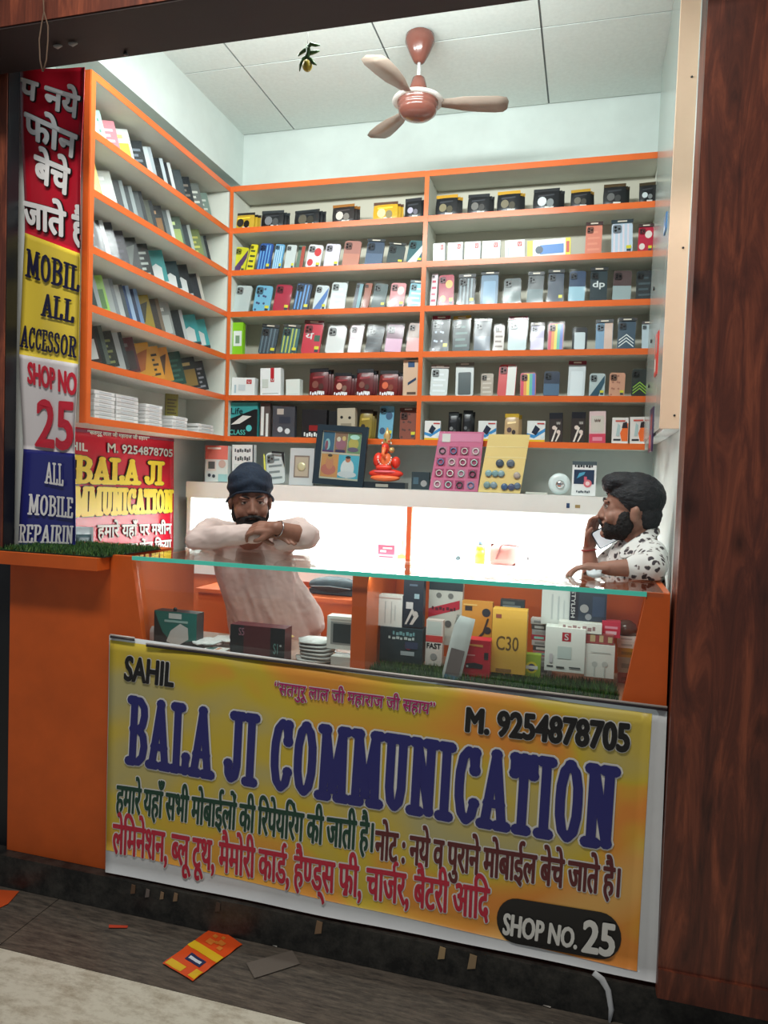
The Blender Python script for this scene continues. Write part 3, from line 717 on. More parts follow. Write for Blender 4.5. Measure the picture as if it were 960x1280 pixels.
    if card:
        m = MB(); m.box((-w*.46, -.001, h*.90), (w*.46, .003, h), cm(card, .4)); m.rect(-w*.2, h*.93, w*.2, h*.97, -.0014, cm((220, 210, 190), .4)); m.build('header_card', root)
    return root
def pillow(m, w, h, d, mat, x=0.0, y=0.0, z=0.0, n=6):
    vs = []; fs = []
    for s_ in (-1, 1):
        for j in range(n+1):
            for i in range(n+1):
                u, v = i/n*2-1, j/n*2-1
                b = (1-u**4)*(1-v**4); vs.append((x+u*w/2*(1-.04*abs(v)), y+s_*d/2*b**.6, z+(v+1)/2*h))
    N = (n+1)**2
    for j in range(n):
        for i in range(n):
            a = j*(n+1)+i; fs += [(a, a+1, a+n+2, a+n+1), (N+a, N+a+n+1, N+a+n+2, N+a+1)]
    m.add(vs, fs, mat, True)
def pouch_bundle(w, h, c, top, accent, n=3, txt=None):
    """a fanned bundle of printed foil pouches, each pouch a part"""
    root = empty('pouch_bundle')
    for k in range(n):
        m = MB(); d = .014; hh = h*(1-.05*(k % 2)); x = (k-1)*w*.07; y = .012+k*.017; ww = w*.84
        pillow(m, ww, hh*.92, d, cm(c, .28), x, y)
        m.box((x-ww*.49, y-.002, hh*.86), (x+ww*.49, y+.001, hh), cm(top, .3))
        if k == 0:
            f = y-d/2-.0012; a = cm(accent, .35)
            r = ww*.17
            m.poly([(x-ww*.15+r*math.cos(t*PI/6), hh*.42+r*1.1*math.sin(t*PI/6)) for t in range(12)], f, a)
            m.poly([(x+ww*.16+r*.8*math.cos(t*PI/6), hh*.34+r*math.sin(t*PI/6)) for t in range(12)], f-.0004, cm(tuple(v*.6 for v in accent), .35))
            m.poly([(x-ww*.05, hh*.10), (x+ww*.28, hh*.10), (x+ww*.3, hh*.18), (x-ww*.03, hh*.2)], f+.0004, cm((206, 206, 200), .35))
            m.poly([(x-ww*.3, hh*.62), (x+ww*.3, hh*.66), (x+ww*.3, hh*.72), (x-ww*.3, hh*.70)], f+.0004, cm(tuple(min(255, v*1.3+20) for v in c), .35))
            if txt: word(m, txt, x-ww*.4, hh*.04, x+ww*.4, hh*.17, f-.001, cm((230, 230, 236)), .0006)
        m.build('pouch', root)
    return root
def carton(w, h, d, c, deco=(), lid=None, name='carton'):
    """cardboard box with printed front; deco: ('r',x0,z0,x1,z1,col) ('t',txt,x0,z0,x1,z1,col) ('p',pts,col) ('o',x,z,r,col) in fractions"""
    m = MB(); m.box((-w/2, 0, 0), (w/2, d, h), cm(c, .45)); f = -.0005
    for i, q in enumerate(deco):
        y = f - .0004*i
        if q[0] == 'r': m.rect((q[1]-.5)*w, q[2]*h, (q[3]-.5)*w, q[4]*h, y, cm(q[5], .4))
        elif q[0] == 't': word(m, q[1], (q[2]-.5)*w, q[3]*h, (q[4]-.5)*w, q[5]*h, y, cm(q[6], .4), q[7] if len(q) > 7 else .0005)
        elif q[0] == 'p': m.poly([((a-.5)*w, b*h) for a, b in q[1]], y, cm(q[2], .4))
        elif q[0] == 'o': m.poly([((q[1]-.5)*w+q[3]*w*math.cos(t*PI/8), q[2]*h+q[3]*w*math.sin(t*PI/8)) for t in range(16)], y, cm(q[4], .4))
    if lid:
        m.box((-w/2-.0008, -.001, h*.90), (w/2+.0008, d+.001, h+.001), cm(lid, .45))
    me = m.mesh(name); return link(name, me)

ORD = ['leftmost', 'second from left', 'third from left', 'fourth from left', 'fifth from left', 'sixth from left', 'seventh from left', 'eighth from left', 'ninth from left', 'tenth from left', 'eleventh from left', 'twelfth from left', 'thirteenth from left', 'fourteenth from left', 'fifteenth from left']
ROWN = ['top shelf', 'second shelf', 'third shelf', 'fourth shelf', 'fifth shelf', 'bottom shelf']
RED = (176, 30, 50); WHT = (226, 230, 228); BLK = (24, 26, 30); YEL = (220, 190, 40)
LOGO = ('r', .66, .68, .84, .88, (190, 36, 44)), ('t', 'U', .70, .71, .80, .85, WHT)
def whitebox(x):
    return ('W', (232, 236, 236), x)
# kind, x0, x1, ytop, description, args...
ROWS = {
 (0, 'L'): [('P', 289, 321, 264, 'crumpled yellow and black foil pouches', (196, 158, 40), (40, 40, 40), (40, 36, 34)),
   ('P', 324, 358, 261, 'black foil pouches with grey print', BLK, (46, 50, 54), (120, 122, 126)), ('P', 365, 404, 260, 'wide black foil pouches', BLK, (32, 36, 40), (90, 84, 70)),
   ('P', 413, 447, 253, 'black pouches with brown and white print', (38, 32, 32), (150, 96, 36), (206, 196, 186)), ('P', 464, 502, 250, 'brown and yellow pouches spilling forward', (206, 160, 40), (92, 60, 44), (230, 210, 150)),
   ('P', 504, 530, 245, 'black pouches with pale oval', BLK, (40, 40, 46), (176, 170, 190))],
 (0, 'R'): [('P', 542, 576, 241, 'black pouches with yellow top band', BLK, (190, 142, 30), (130, 120, 90)), ('P', 582, 616, 240, 'plain black foil pouches', BLK, (36, 38, 42), (110, 108, 104)),
   ('P', 619, 655, 236, 'black pouches with broad yellow band', BLK, (196, 150, 36), (120, 112, 90)), ('P', 664, 705, 233, 'black and silver pouches', BLK, (30, 32, 36), (206, 214, 216)),
   ('P', 712, 743, 234, 'black pouches with narrow yellow band', BLK, (180, 136, 34), (104, 100, 90)), ('P', 752, 787, 227, 'tall black pouches with small print', BLK, (70, 52, 26), (96, 96, 96)), ('P', 798, 824, 225, 'black pouches with white corner', BLK, (60, 48, 30), (196, 204, 206))],
 (1, 'L'): [('C', 287, 306, 306, 'yellow and purple printed pack', (206, 204, 40), 'diag', (84, 58, 100), None), ('C', 306, 316, 302, 'narrow bright yellow pack', (222, 210, 40), 'print', (60, 70, 40), None),
   ('C', 318, 337, 301, 'deep blue case', (36, 82, 156), 'stripes', (110, 170, 220), None), ('C', 338, 351, 302, 'glossy light blue case', (96, 160, 200), 'stripes', (190, 220, 236), None),
   ('C', 353, 367, 303, 'white case with dark tag', (196, 204, 202), 'tag', WHT, None), ('C', 368, 378, 304, 'narrow red and green striped case', (96, 120, 104), 'split', (170, 66, 50), None),
   ('C', 379, 400, 303, 'white case with red blots', (216, 216, 218), 'blobs', (204, 54, 58), None), ('C', 402, 423, 302, 'pale lilac case with yellow tag', (214, 208, 220), 'tag', WHT, None),
   ('C', 425, 449, 298, 'rosy brown case', (168, 112, 100), 'half', (190, 126, 106), None), ('C', 453, 478, 297, 'slate blue case', (52, 70, 92), 'half', (78, 98, 124), (26, 34, 40)),
   ('C', 480, 504, 302, 'charcoal green case', (42, 58, 60), 'tag', WHT, (30, 36, 36)), ('C', 505, 528, 298, 'teal and white swirled case', (44, 92, 98), 'diag', (206, 218, 218), None)],
 (1, 'R'): [('W', 541, 556, 304, 'first small white charger box with red logo'), ('W', 559, 578, 303, 'second small white charger box with red logo'), ('W', 580, 600, 302, 'middle white charger box with red logo'),
   ('W', 602, 625, 301, 'wide white charger box with red logo'), ('W', 631, 656, 300, 'widest white charger box with red logo'),
   ('B', 658, 714, 299, 'white cable box with blue print and yellow ends', (222, 230, 230), .03, (('r', 0, .0, .13, 1, (232, 206, 40)), ('r', .88, 0, 1, 1, (232, 206, 40)), ('r', .3, .2, .84, .7, (60, 120, 190)), ('o', .28, .45, .09, (40, 60, 80)), ('r', .9, .2, .97, .8, (190, 60, 40)))),
   ('C', 729, 753, 275, 'salmon pink case', (216, 128, 106), 'print', (226, 146, 120), (60, 34, 34)), ('C', 762, 793, 272, 'glossy white and blue cases', (190, 206, 222), 'stripes', (226, 214, 222), (40, 56, 64)), ('C', 795, 817, 278, 'crimson case with white print', (180, 24, 56), 'blobs', (226, 214, 206), (60, 30, 34))],
 (2, 'L'): [('C', 288, 311, 354, 'plain grey white case', (186, 198, 196), '', WHT, None), ('C', 313, 337, 354, 'sky blue case with dotted print', (110, 176, 204), 'dots', (60, 70, 110), None),
   ('C', 338, 361, 353, 'crimson case with yellow tag', (168, 34, 62), 'tag', WHT, None), ('C', 363, 385, 351, 'blue and navy striped case', (34, 56, 86), 'stripes', (92, 150, 210), None),
   ('C', 388, 407, 354, 'white and blue slanted case', (200, 210, 212), 'diag', (80, 120, 180), None), ('C', 409, 431, 350, 'clear silver case', (196, 208, 206), 'print', (222, 230, 230), None),
   ('C', 439, 449, 351, 'navy spined case seen narrow', (34, 48, 66), 'split', (90, 140, 150), None), ('C', 450, 460, 351, 'rust brown case seen narrow', (142, 74, 50), '', WHT, None),
   ('C', 461, 481, 352, 'dark green case with tag', (40, 66, 66), 'tag', WHT, None), ('C', 483, 505, 351, 'pink floral case', (208, 130, 134), 'blobs', (226, 196, 190), None), ('C', 507, 528, 349, 'pale turquoise case', (120, 190, 210), 'print', (222, 232, 240), (70, 90, 96))],
 (2, 'R'): [('C', 536, 545, 338, 'thin white and pink leaning pack', (222, 206, 212), 'print', (190, 60, 90), None), ('C', 546, 568, 340, 'crimson and yellow floral case', (160, 28, 56), 'blobs', (206, 160, 70), None),
   ('C', 570, 594, 341, 'black case with silver glare', (34, 44, 50), 'stripes', (130, 146, 152), (30, 34, 38)), ('C', 598, 623, 337, 'steel blue case with green tag', (70, 104, 130), 'frame', (100, 140, 170), (28, 34, 38)),  # stripes on the black case paint glare into its colour
   ('C', 627, 652, 345, 'low dark green case', (36, 52, 52), 'half', (30, 66, 62), None), ('C', 656, 679, 338, 'black and teal case', (30, 42, 46), 'half', (50, 82, 86), (26, 30, 34)),
   ('C', 682, 705, 335, 'navy case with yellow tag', (38, 54, 74), 'tag', WHT, (28, 34, 38)), ('C', 708, 732, 335, 'midnight blue case with bright base', (34, 60, 92), 'half', (150, 190, 206), None),
   ('C', 735, 760, 332, 'black case with white bird letters', (36, 52, 58), 'bird', WHT, (40, 44, 48)), ('C', 763, 790, 335, 'brown case over grey box', (80, 60, 60), 'half', (150, 166, 168), None), ('C', 793, 817, 335, 'glossy jet black case', (26, 34, 38), 'print', (60, 76, 82), None)],
 (3, 'L'): [('B', 290, 303, 403, 'narrow lime green box with white middle', (132, 196, 30), .03, (('r', .1, .28, .9, .74, (220, 228, 222)), ('r', .3, .36, .7, .6, (120, 150, 120)))),
   ('C', 320, 344, 404, 'dark slate case', (50, 66, 76), 'stripes', (96, 116, 126), (34, 40, 42)), ('C', 347, 371, 404, 'teal, yellow and blue banded cases', (48, 96, 100), 'stripes', (180, 190, 90), (40, 46, 44)),
   ('C', 373, 400, 399, 'red case with white glyph', (196, 46, 66), 'glyph', WHT, (120, 70, 74)), ('C', 403, 430, 405, 'pearl white case', (214, 216, 214), '', WHT, None), ('C', 432, 451, 404, 'white case with pink sheen', (222, 206, 212), 'half', (230, 226, 228), None),
   ('C', 453, 476, 405, 'black case', (40, 44, 50), 'print', (60, 68, 74), None), ('C', 478, 502, 403, 'plum case above pink box', (106, 58, 82), 'half', (206, 160, 186), None), ('C', 505, 525, 401, 'beige case with pink base', (160, 138, 128), 'half', (214, 160, 160), None)],
 (3, 'R'): [('C', 536, 561, 393, 'black case with dark red card', (28, 32, 38), 'dots', (190, 200, 220), (130, 24, 44)), ('C', 563, 588, 393, 'green black case with yellow badge', (34, 50, 52), 'print', (90, 120, 116), (170, 140, 30)),
   ('C', 590, 613, 396, 'navy black case', (32, 42, 54), 'half', (52, 70, 90), (26, 30, 34)), ('C', 615, 630, 404, 'narrow cream case', (206, 196, 190), 'print', (130, 110, 100), None), ('C', 632, 659, 394, 'light grey case with crimson card', (186, 204, 206), '', WHT, (130, 20, 50)),
   ('C', 661, 680, 402, 'lavender case', (170, 160, 192), 'half', (196, 188, 216), (110, 96, 96)), ('C', 682, 705, 401, 'pink and rainbow case', (190, 120, 124), 'rainbow', WHT, None), ('C', 713, 735, 407, 'white case in black frame', (30, 34, 38), 'frame', (206, 218, 222), None),
   ('C', 742, 767, 398, 'blue case with peach stripe', (110, 150, 180), 'split', (206, 176, 160), (50, 56, 60)), ('C', 769, 795, 396, 'black case with white chevrons', (50, 74, 92), 'chevron', WHT, (30, 34, 40)), ('C', 801, 816, 400, 'half hidden pale grey case', (180, 196, 204), '', WHT, (60, 50, 54))],
 (4, 'L'): [('W', 289, 318, 472, 'squat white box with red logo'), ('W', 325, 351, 460, 'tall white box with red ribbon'), ('B', 357, 375, 474, 'small plain white box', (222, 228, 222), .04, (('r', .1, .1, .9, .12, (190, 196, 190)),)),
   ('P', 384, 413, 459, 'black and maroon pouches, tallest', (96, 26, 30), (24, 26, 32), (120, 70, 60), '~'), ('P', 414, 441, 465, 'black and maroon pouches, lowest', (96, 26, 30), (24, 26, 32), (200, 150, 130), '~'), ('P', 443, 469, 460, 'black and maroon pouches beside the lowest', (96, 26, 30), (24, 26, 32), (120, 70, 60), '~'), ('P', 471, 500, 462, 'maroon pouches with orange edge', (110, 30, 28), (30, 26, 30), (206, 96, 60), '~'),
   ('B', 503, 524, 450, 'peach cable box with blue plug picture', (206, 176, 150), .03, (('r', .3, .8, .7, .95, (50, 80, 120)), ('p', [(.3, .3), (.8, .45), (.8, .52), (.3, .38)], (40, 60, 90)), ('r', .25, .05, .8, .12, (90, 70, 60))))],
 (4, 'R'): [('C', 535, 560, 455, 'frosted white case', (206, 212, 210), 'print', (224, 230, 232), (150, 130, 120)), ('C', 567, 593, 452, 'white case with dark window', (200, 206, 204), 'frame', (60, 72, 74), (120, 110, 100)), ('C', 599, 617, 465, 'small beige case', (170, 156, 140), 'print', (200, 190, 176), None),
   ('C', 619, 645, 453, 'red and white halved case', (206, 70, 70), 'split', (222, 222, 216), None), ('C', 648, 671, 464, 'rainbow striped case', (190, 110, 110), 'rainbow', WHT, None), ('C', 677, 700, 462, 'dark navy case with light base', (30, 44, 66), 'half', (70, 100, 128), None),
   ('C', 707, 732, 450, 'white case with crimson card', (206, 214, 216), 'frame', (222, 230, 232), (124, 20, 44)), ('C', 734, 757, 465, 'white and teal slanted case', (176, 190, 190), 'diag', (30, 74, 92), None), ('C', 759, 782, 464, 'peach gold case', (206, 152, 124), 'dots', (170, 110, 90), None), ('C', 787, 811, 459, 'black case with lime stripes', (40, 46, 44), 'chevron', (150, 200, 60), None)],
 (5, 'L'): [('B', 284, 322, 503, 'teal and black cable box', (60, 160, 160), .04, (('p', [(0, .05), (0, .5), (.9, .8), (1, .8), (1, .0), (0, 0)], BLK), ('p', [(.1, .35), (.5, .62), (.8, .6), (.4, .38)], (226, 226, 220)), ('o', .72, .25, .1, (90, 200, 200)), ('t', 'CLASS', .06, .06, .6, .2, (90, 200, 190)), ('t', 'Life', .1, .66, .5, .84, (20, 40, 50)))),
   ('B', 324, 337, 504, 'narrow white cable pack', (90, 80, 78), .02, (('r', .1, .05, .4, .9, WHT), ('r', .6, .02, .85, .7, WHT))), ('B', 340, 368, 507, 'dark box with white earbud picture', (70, 72, 80), .03, (('o', .35, .25, .12, (210, 216, 220)), ('o', .68, .2, .12, (210, 216, 220)), ('r', .2, .72, .5, .9, (190, 180, 170)), ('r', .3, .45, .8, .65, (50, 56, 70)))),
   ('B', 376, 408, 512, 'black box with red band', (28, 28, 32), .04, (('r', .3, .25, .9, .45, (140, 30, 30)), ('t', '~', .1, .04, .8, .2, WHT))), ('B', 410, 420, 514, 'narrow black box', (26, 28, 30), .04, ()), ('B', 421, 444, 510, 'beige box with two round holes', (190, 178, 156), .04, (('o', .25, .7, .08, (40, 38, 34)), ('o', .7, .68, .08, (40, 38, 34)), ('r', .2, .3, .8, .5, (150, 140, 120)))),
   ('P', 446, 466, 511, 'round yellow and black pouch', (140, 120, 50), (60, 50, 36), (40, 36, 34)), ('C', 470, 491, 505, 'pale blue blister pack', (110, 170, 196), 'blobs', (60, 90, 120), None), ('C', 497, 521, 509, 'rust brown blister pack', (130, 66, 48), 'dots', (80, 44, 36), (100, 60, 50))],
 (5, 'R'): [('D', 530, 550, 526, 'small white and blue adapter box'), ('P', 558, 574, 514, 'black earphone pouch with round top, left one', BLK, (34, 38, 38), (120, 122, 122)), ('P', 576, 591, 512, 'black earphone pouch with round top, right one', BLK, (34, 38, 38), (100, 102, 104)),
   ('D', 597, 620, 526, 'middle white and blue adapter box'), ('P', 629, 651, 516, 'beige pouch with yellow cap', (190, 160, 118), (196, 160, 40), (80, 60, 60)), ('D', 658, 681, 526, 'last white and blue adapter box'),
   ('E', 686, 703, 516, 'slim black earphone box'), ('E', 713, 731, 515, 'slim black earphone box with peaked top'),
   ('B', 736, 757, 514, 'tall pink and white box', (222, 196, 196), .04, (('r', 0, .0, 1, .30, (206, 70, 96)), ('r', .1, .36, .9, .86, (206, 200, 190)), ('r', .2, .08, .8, .2, (226, 140, 160)), ('t', '~', .3, .66, .7, .76, (110, 90, 80)))),
   ('F', 764, 785, 522, 'white and orange box, left of the pair'), ('F', 787, 808, 521, 'white and orange box, right of the pair')],
}
def build_kind(q, w, h):
    k = q[0]
    if k == 'P':
        return pouch_bundle(w, h, q[5], q[6], q[7], 3, q[8] if len(q) > 8 else None), 'pouch', 'pouches on the back shelves'
    if k == 'C': return phone_case(w, h, q[5], q[6], q[7], q[8]), 'phone case', 'phone cases in clear sleeves on the back shelves'
    if k == 'W':
        deco = [('r', .64, .66, .86, .9, (190, 36, 44)), ('t', 'U', .70, .71, .80, .85, WHT), ('r', .12, .15, .2, .6, (176, 196, 206)), ('r', .3, .3, .6, .62, (206, 216, 220))]
        if 'ribbon' in q[4]: deco = [('r', .5, .5, .68, 1, (184, 34, 46)), ('t', 'U', .54, .54, .65, .62, WHT), ('r', .1, .08, .9, .1, (170, 176, 170)), ('r', .1, .3, .4, .6, (206, 214, 206))]
        return carton(w, h, .045, (234, 238, 238), deco, name='charger_box'), 'box', 'white charger boxes on the back shelves'
    if k == 'B': return carton(w, h, q[6], q[5], q[7], name='carton'), 'box', None
    if k == 'D': return carton(w, h, .03, (224, 228, 226), [('p', [(0, .28), (.4, .18), (1, .5), (1, .66), (.4, .34), (0, .42)], (60, 140, 200)), ('p', [(.25, .45), (.5, .32), (.72, .62), (.46, .8)], (30, 40, 60)), ('r', 0, 0, 1, .12, (222, 176, 40)), ('r', .55, .84, .95, .9, (190, 60, 60)), ('o', .85, .26, .09, (206, 226, 236))], name='adapter_box'), 'box', 'adapter boxes on the bottom shelf'
    if k == 'E': return carton(w, h, .03, (52, 44, 42), [('r', 0, .80, 1, 1, (24, 26, 34)), ('p', [(.15, .04), (.28, .04), (.62, .5), (.5, .52)], (226, 216, 206)), ('p', [(.45, .04), (.55, .04), (.85, .3), (.75, .36)], (226, 216, 206)), ('o', .38, .5, .16, (222, 206, 196)), ('o', .7, .36, .15, (222, 206, 196)), ('t', '~', .55, .6, .85, .7, (180, 176, 170))], name='earphone_box'), 'box', 'slim earphone boxes on the bottom shelf'
    if k == 'F': return carton(w, h, .03, (226, 222, 218), [('p', [(.62, .1), (.98, .1), (.98, .8), (.7, .7), (.5, .4)], (232, 110, 50)), ('p', [(.6, .6), (.95, .6), (.9, .84), (.66, .8)], (50, 40, 44)), ('r', .1, .12, .55, .19, (50, 50, 56)), ('r', .2, .84, .8, .9, (206, 90, 80)), ('p', [(.25, .3), (.45, .3), (.5, .7), (.35, .78)], (176, 200, 200))], name='adapter_box'), 'box', 'orange and white adapter boxes'
NAMEK = {'P': 'pouch_bundle'}
for (r, bay), items in ROWS.items():
    z = LEV[r+1] + TB + .0012
    for i, q in enumerate(items):
        Y = BY + .028
        cx, w, h = span(q[1], q[2], q[3], z, Y)
        lean = {'C': .16, 'P': .12}.get(q[0], .0)
        h = min(h, .188) / max(.9, math.cos(lean))
        o, cat, grp = build_kind(q, w*.97, h)
        put(o, (cx, Y, z), random.uniform(-.05, .05), lean, random.uniform(-.03, .03) + (.10 if q[0] == 'C' and bay == 'L' and r in (1, 2, 3) else 0))
        o['label'] = '%s, %s on %s, %s bay of back shelf' % (q[4], ORD[i], ROWN[r], 'left' if bay == 'L' else 'right')
        while len(o['label'].split()) > 16: o['label'] = o['label'].replace(' bay of back shelf', ' back bay').replace(' from left', '') if ' bay of back shelf' in o['label'] else o['label'].rsplit(' ', 1)[0]
        o['category'] = cat
        if grp: o['group'] = grp

# ---- left wall shelf: packs leaning one against the other, facing the front
def slip(w, h, d, c, c2, pat):
    """flat accessory pack: card back, printed front, clear front film"""
    root = empty('accessory_pack')
    m = MB(); m.box((-w/2, 0, 0), (w/2, d, h), cm(c, .35)); y = -.0006
    if pat == 'window': m.rect(-w*.4, h*.08, w*.4, h*.62, y, cm(c2, .4)); m.rect(-w*.34, h*.74, w*.2, h*.84, y, cm(tuple(min(255, v+60) for v in c2), .4))
    elif pat == 'edge': m.rect(w*.34, 0, w*.5, h, y, cm(c2, .4)); m.rect(-w*.5, 0, -w*.42, h, y, cm(c2, .4))
    elif pat == 'print':
        for k in range(5): m.rect(-w*.38, h*(.1+k*.15), w*(.36-.14*(k % 2)), h*(.17+k*.15), y, cm(c2, .4))
    elif pat == 'cross': m.poly([(-w*.4, h*.1), (w*.1, h*.2), (w*.4, h*.8), (-w*.1, h*.7)], y, cm(c2, .4))
    elif pat == 'plug': m.poly([(-w*.2, h*.12), (w*.3, h*.12), (w*.32, h*.5), (w*.1, h*.62), (-w*.2, h*.5)], y, cm((226, 228, 226), .4)); m.rect(-w*.5, 0, w*.5, h*.1, y, cm(c2, .4))
    m.build('card', root)
    m = MB(); vs = []; fs = []; n = 3
    for j in range(n+1):
        for i in range(n+1):
            x, z = (i/n-.5)*w, j/n*h; vs.append((x, -.003-.003*noise.noise(Vector((x*40+w*800, z*40+h*990, c[0])))  , z))
    for j in range(n):
        for i in range(n): a = j*(n+1)+i; fs.append((a, a+1, a+n+2, a+n+1))
    m.add(vs, fs, M_FILM, True); m.build('film', root)
    return root
G1, G2, G3 = (40, 46, 50), (70, 80, 84), (150, 160, 160)
LROWS = [
 [(119, 'teal green flat pack', (60, 110, 110), (200, 214, 210), 'edge'), (127, 'mint and white flat pack', (170, 206, 190), (90, 150, 120), 'print'), (145, 'pink printed pack with flowers', (206, 130, 140), (226, 196, 206), 'print'), (163, 'large white pack with yellow tag', (214, 220, 218), (206, 196, 70), 'window'),
  (180, 'black pack with lettering', G1, (120, 130, 140), 'print'), (192, 'silver white ribbed pack', (206, 214, 216), (170, 180, 186), 'edge'), (206, 'slim black pack', (32, 36, 40), (190, 200, 204), 'edge'), (216, 'slim black pack with white edge', (36, 40, 46), (210, 214, 214), 'edge'), (229, 'plain charcoal pack', G2, G1, ''), (240, 'black pack with fine print', G1, (130, 120, 110), 'print'), (252, 'grey pack with white lettering', (110, 116, 112), (214, 216, 206), 'print'), (262, 'green grey patterned pack', (120, 140, 130), (200, 206, 196), 'print')],
 [(121, 'bright yellow pouch with cord picture', (226, 200, 30), (60, 50, 40), 'cross'), (140, 'plain white pack', (216, 220, 216), (236, 236, 232), 'window'), (155, 'dark pack with clear edge', G1, G3, 'edge'), (167, 'charcoal pack with silver edge', (60, 68, 72), G3, 'edge'), (180, 'grey pack with black spine', (96, 104, 106), G1, 'edge'), (192, 'olive grey pack', (90, 96, 84), G1, 'edge'), (204, 'black pack with brown tag', (44, 48, 50), (140, 100, 60), 'window'), (215, 'grey pack with white trim', (110, 120, 122), (206, 210, 210), 'edge'), (228, 'green tinted pack', (96, 116, 104), (170, 190, 120), 'window'), (240, 'dark pack with pale stripe', G2, (180, 190, 184), 'edge'), (252, 'yellow green printed pack', (130, 146, 96), (206, 206, 110), 'print'), (263, 'last grey green pack', (120, 132, 120), G1, 'edge')],
 [(119, 'black foil pouch with grey print', (30, 32, 36), (150, 156, 160), 'print'), (131, 'black foil pouch with white edge', (28, 30, 34), (200, 206, 210), 'edge'), (143, 'black cable pouch', (34, 36, 42), (90, 94, 100), 'print'), (156, 'purple black cable pouch', (46, 40, 52), (100, 96, 110), 'print'), (172, 'black pouch with stripe', (34, 38, 38), (120, 126, 120), 'cross'), (187, 'glossy black pouch with white scribble', (28, 34, 34), (190, 196, 190), 'print'), (205, 'teal and white plug box', (60, 150, 150), (214, 220, 220), 'plug'), (222, 'black and teal plug box', (30, 60, 66), (206, 214, 216), 'plug'), (236, 'black box with white plug', (34, 40, 46), (190, 200, 206), 'plug'), (252, 'dark pack with cream edge', (46, 52, 60), (200, 196, 184), 'edge')],
 [(119, 'dark green pack', (44, 60, 56), G3, 'edge'), (130, 'lime green pack with clear front', (150, 196, 90), (90, 130, 70), 'window'), (143, 'silver grey pack', (170, 176, 176), (130, 136, 140), 'edge'), (155, 'pale grey pack', (190, 196, 196), G2, 'edge'), (164, 'blue spined pack', (44, 76, 130), (150, 176, 206), 'edge'), (174, 'dark blue spined pack', (36, 54, 90), (110, 140, 180), 'edge'), (188, 'olive gold pouch with folded top', (150, 130, 36), (60, 56, 36), 'cross'), (201, 'brown black pack', (64, 54, 48), (120, 100, 80), 'edge'), (214, 'clear grey pack', (150, 154, 150), (190, 194, 190), 'window'), (230, 'black pack with white edge', (34, 40, 46), (196, 200, 200), 'edge'), (246, 'teal box with white plug', (60, 166, 170), (34, 40, 46), 'plug'), (262, 'teal box with two white plugs', (70, 172, 174), (34, 40, 46), 'plug')],
 [(119, 'black and brown pack', (60, 48, 42), (200, 200, 196), 'window'), (130, 'dark green black pack', (40, 48, 44), (90, 100, 90), 'edge'), (142, 'black pack with olive print', (44, 48, 40), (130, 136, 80), 'print'), (155, 'silver banded pack', (176, 180, 180), (60, 66, 66), 'edge'), (169, 'dark red and brown box', (90, 40, 44), (56, 44, 44), 'window'), (188, 'orange pouch with worn front', (206, 146, 40), (170, 90, 30), 'cross'), (200, 'amber pouch with black print', (214, 150, 46), (60, 44, 30), 'print'), (212, 'orange pouch beside green box', (210, 140, 40), (90, 60, 40), 'cross'), (228, 'dark green box', (30, 70, 60), (60, 110, 96), 'print'), (246, 'black box with gold corner', (40, 40, 42), (150, 120, 60), 'window'), (262, 'black box with pale print', (36, 38, 44), (150, 150, 160), 'print')],
]
for r, items in enumerate(LROWS):
    z = LEV[r+1] + TB + .0012
    for i, (px, desc, c, c2, pat) in enumerate(items):
        # Y of the pack from its place along the shelf front
        py = 300.0
        for _ in range(6):
            p = atx(px, py, -1.93); q_ = atx(px, py+10, -1.93); py += (z - p.z) / ((q_.z - p.z)/10)
        Y = atx(px, py, -1.93).y
        h = random.uniform(.142, .162); w = .105 if pat != 'plug' else .115; d = .008 if pat != 'plug' else .02
        if pat == 'cross': d = .012
        o = slip(w, h, d, c, c2, pat)
        put(o, (-1.968, min(max(Y+.015, 2.475), 3.43), z + w/2*math.sin(.26)), math.radians(58), .06, -.26)
        tag(o, '%s, %s on %s of left wall' % (desc, ORD[i].replace('leftmost', 'nearest').replace('from left', 'from front'), ROWN[r]), 'pack', 'packs leaning on the left wall shelves')
z = LEV[6] + TB + .0012
for i, (px, n, desc) in enumerate([(122, 7, 'tall stack of clear wrapped white boxes nearest the front'), (150, 7, 'wide crumpled stack of white wrapped boxes'), (184, 6, 'neat stack of white boxes beside the crumpled stack'), (217, 4, 'lower stack of white boxes under the olive pack'), (250, 3, 'flat stack of white packs at the far end')]):
    py = 520.0
    for _ in range(6):
        p = atx(px, py, -1.93); q_ = atx(px, py+10, -1.93); py += (z - p.z) / ((q_.z - p.z)/10)
    Y = atx(px, py, -1.93).y
    root = empty('white_box_stack'); put(root, (-1.975, Y, z), math.radians(90))
    for k in range(n):
        m = MB(); a = random.uniform(-.004, .004); wv = .155 if i in (1, 4) else .13
        m.box((-wv/2+a, -.08, k*.0165), (wv/2+a, .09, k*.0165+.0155), cm((216+random.randint(-14, 10),)*3, .5)); m.rect(-wv*.3, k*.0165+.004, wv*.3, k*.0165+.011, -.0806, cm((190, 196, 200), .4))
        bevel(m.build('box', root), .002, 1)
    tag(root, desc + ' on the bottom shelf', 'box stack', 'stacks of white boxes on the left bottom shelf')
    if i == 3: Y3 = Y; z3 = z+n*.0165
o = slip(.06, .105, .012, (120, 112, 40), (70, 60, 30), 'print'); put(o, (-1.93, Y3-.02, z3+.001), math.radians(50), 0, 0); tag(o, 'small olive pack standing on a stack of white boxes', 'pack')

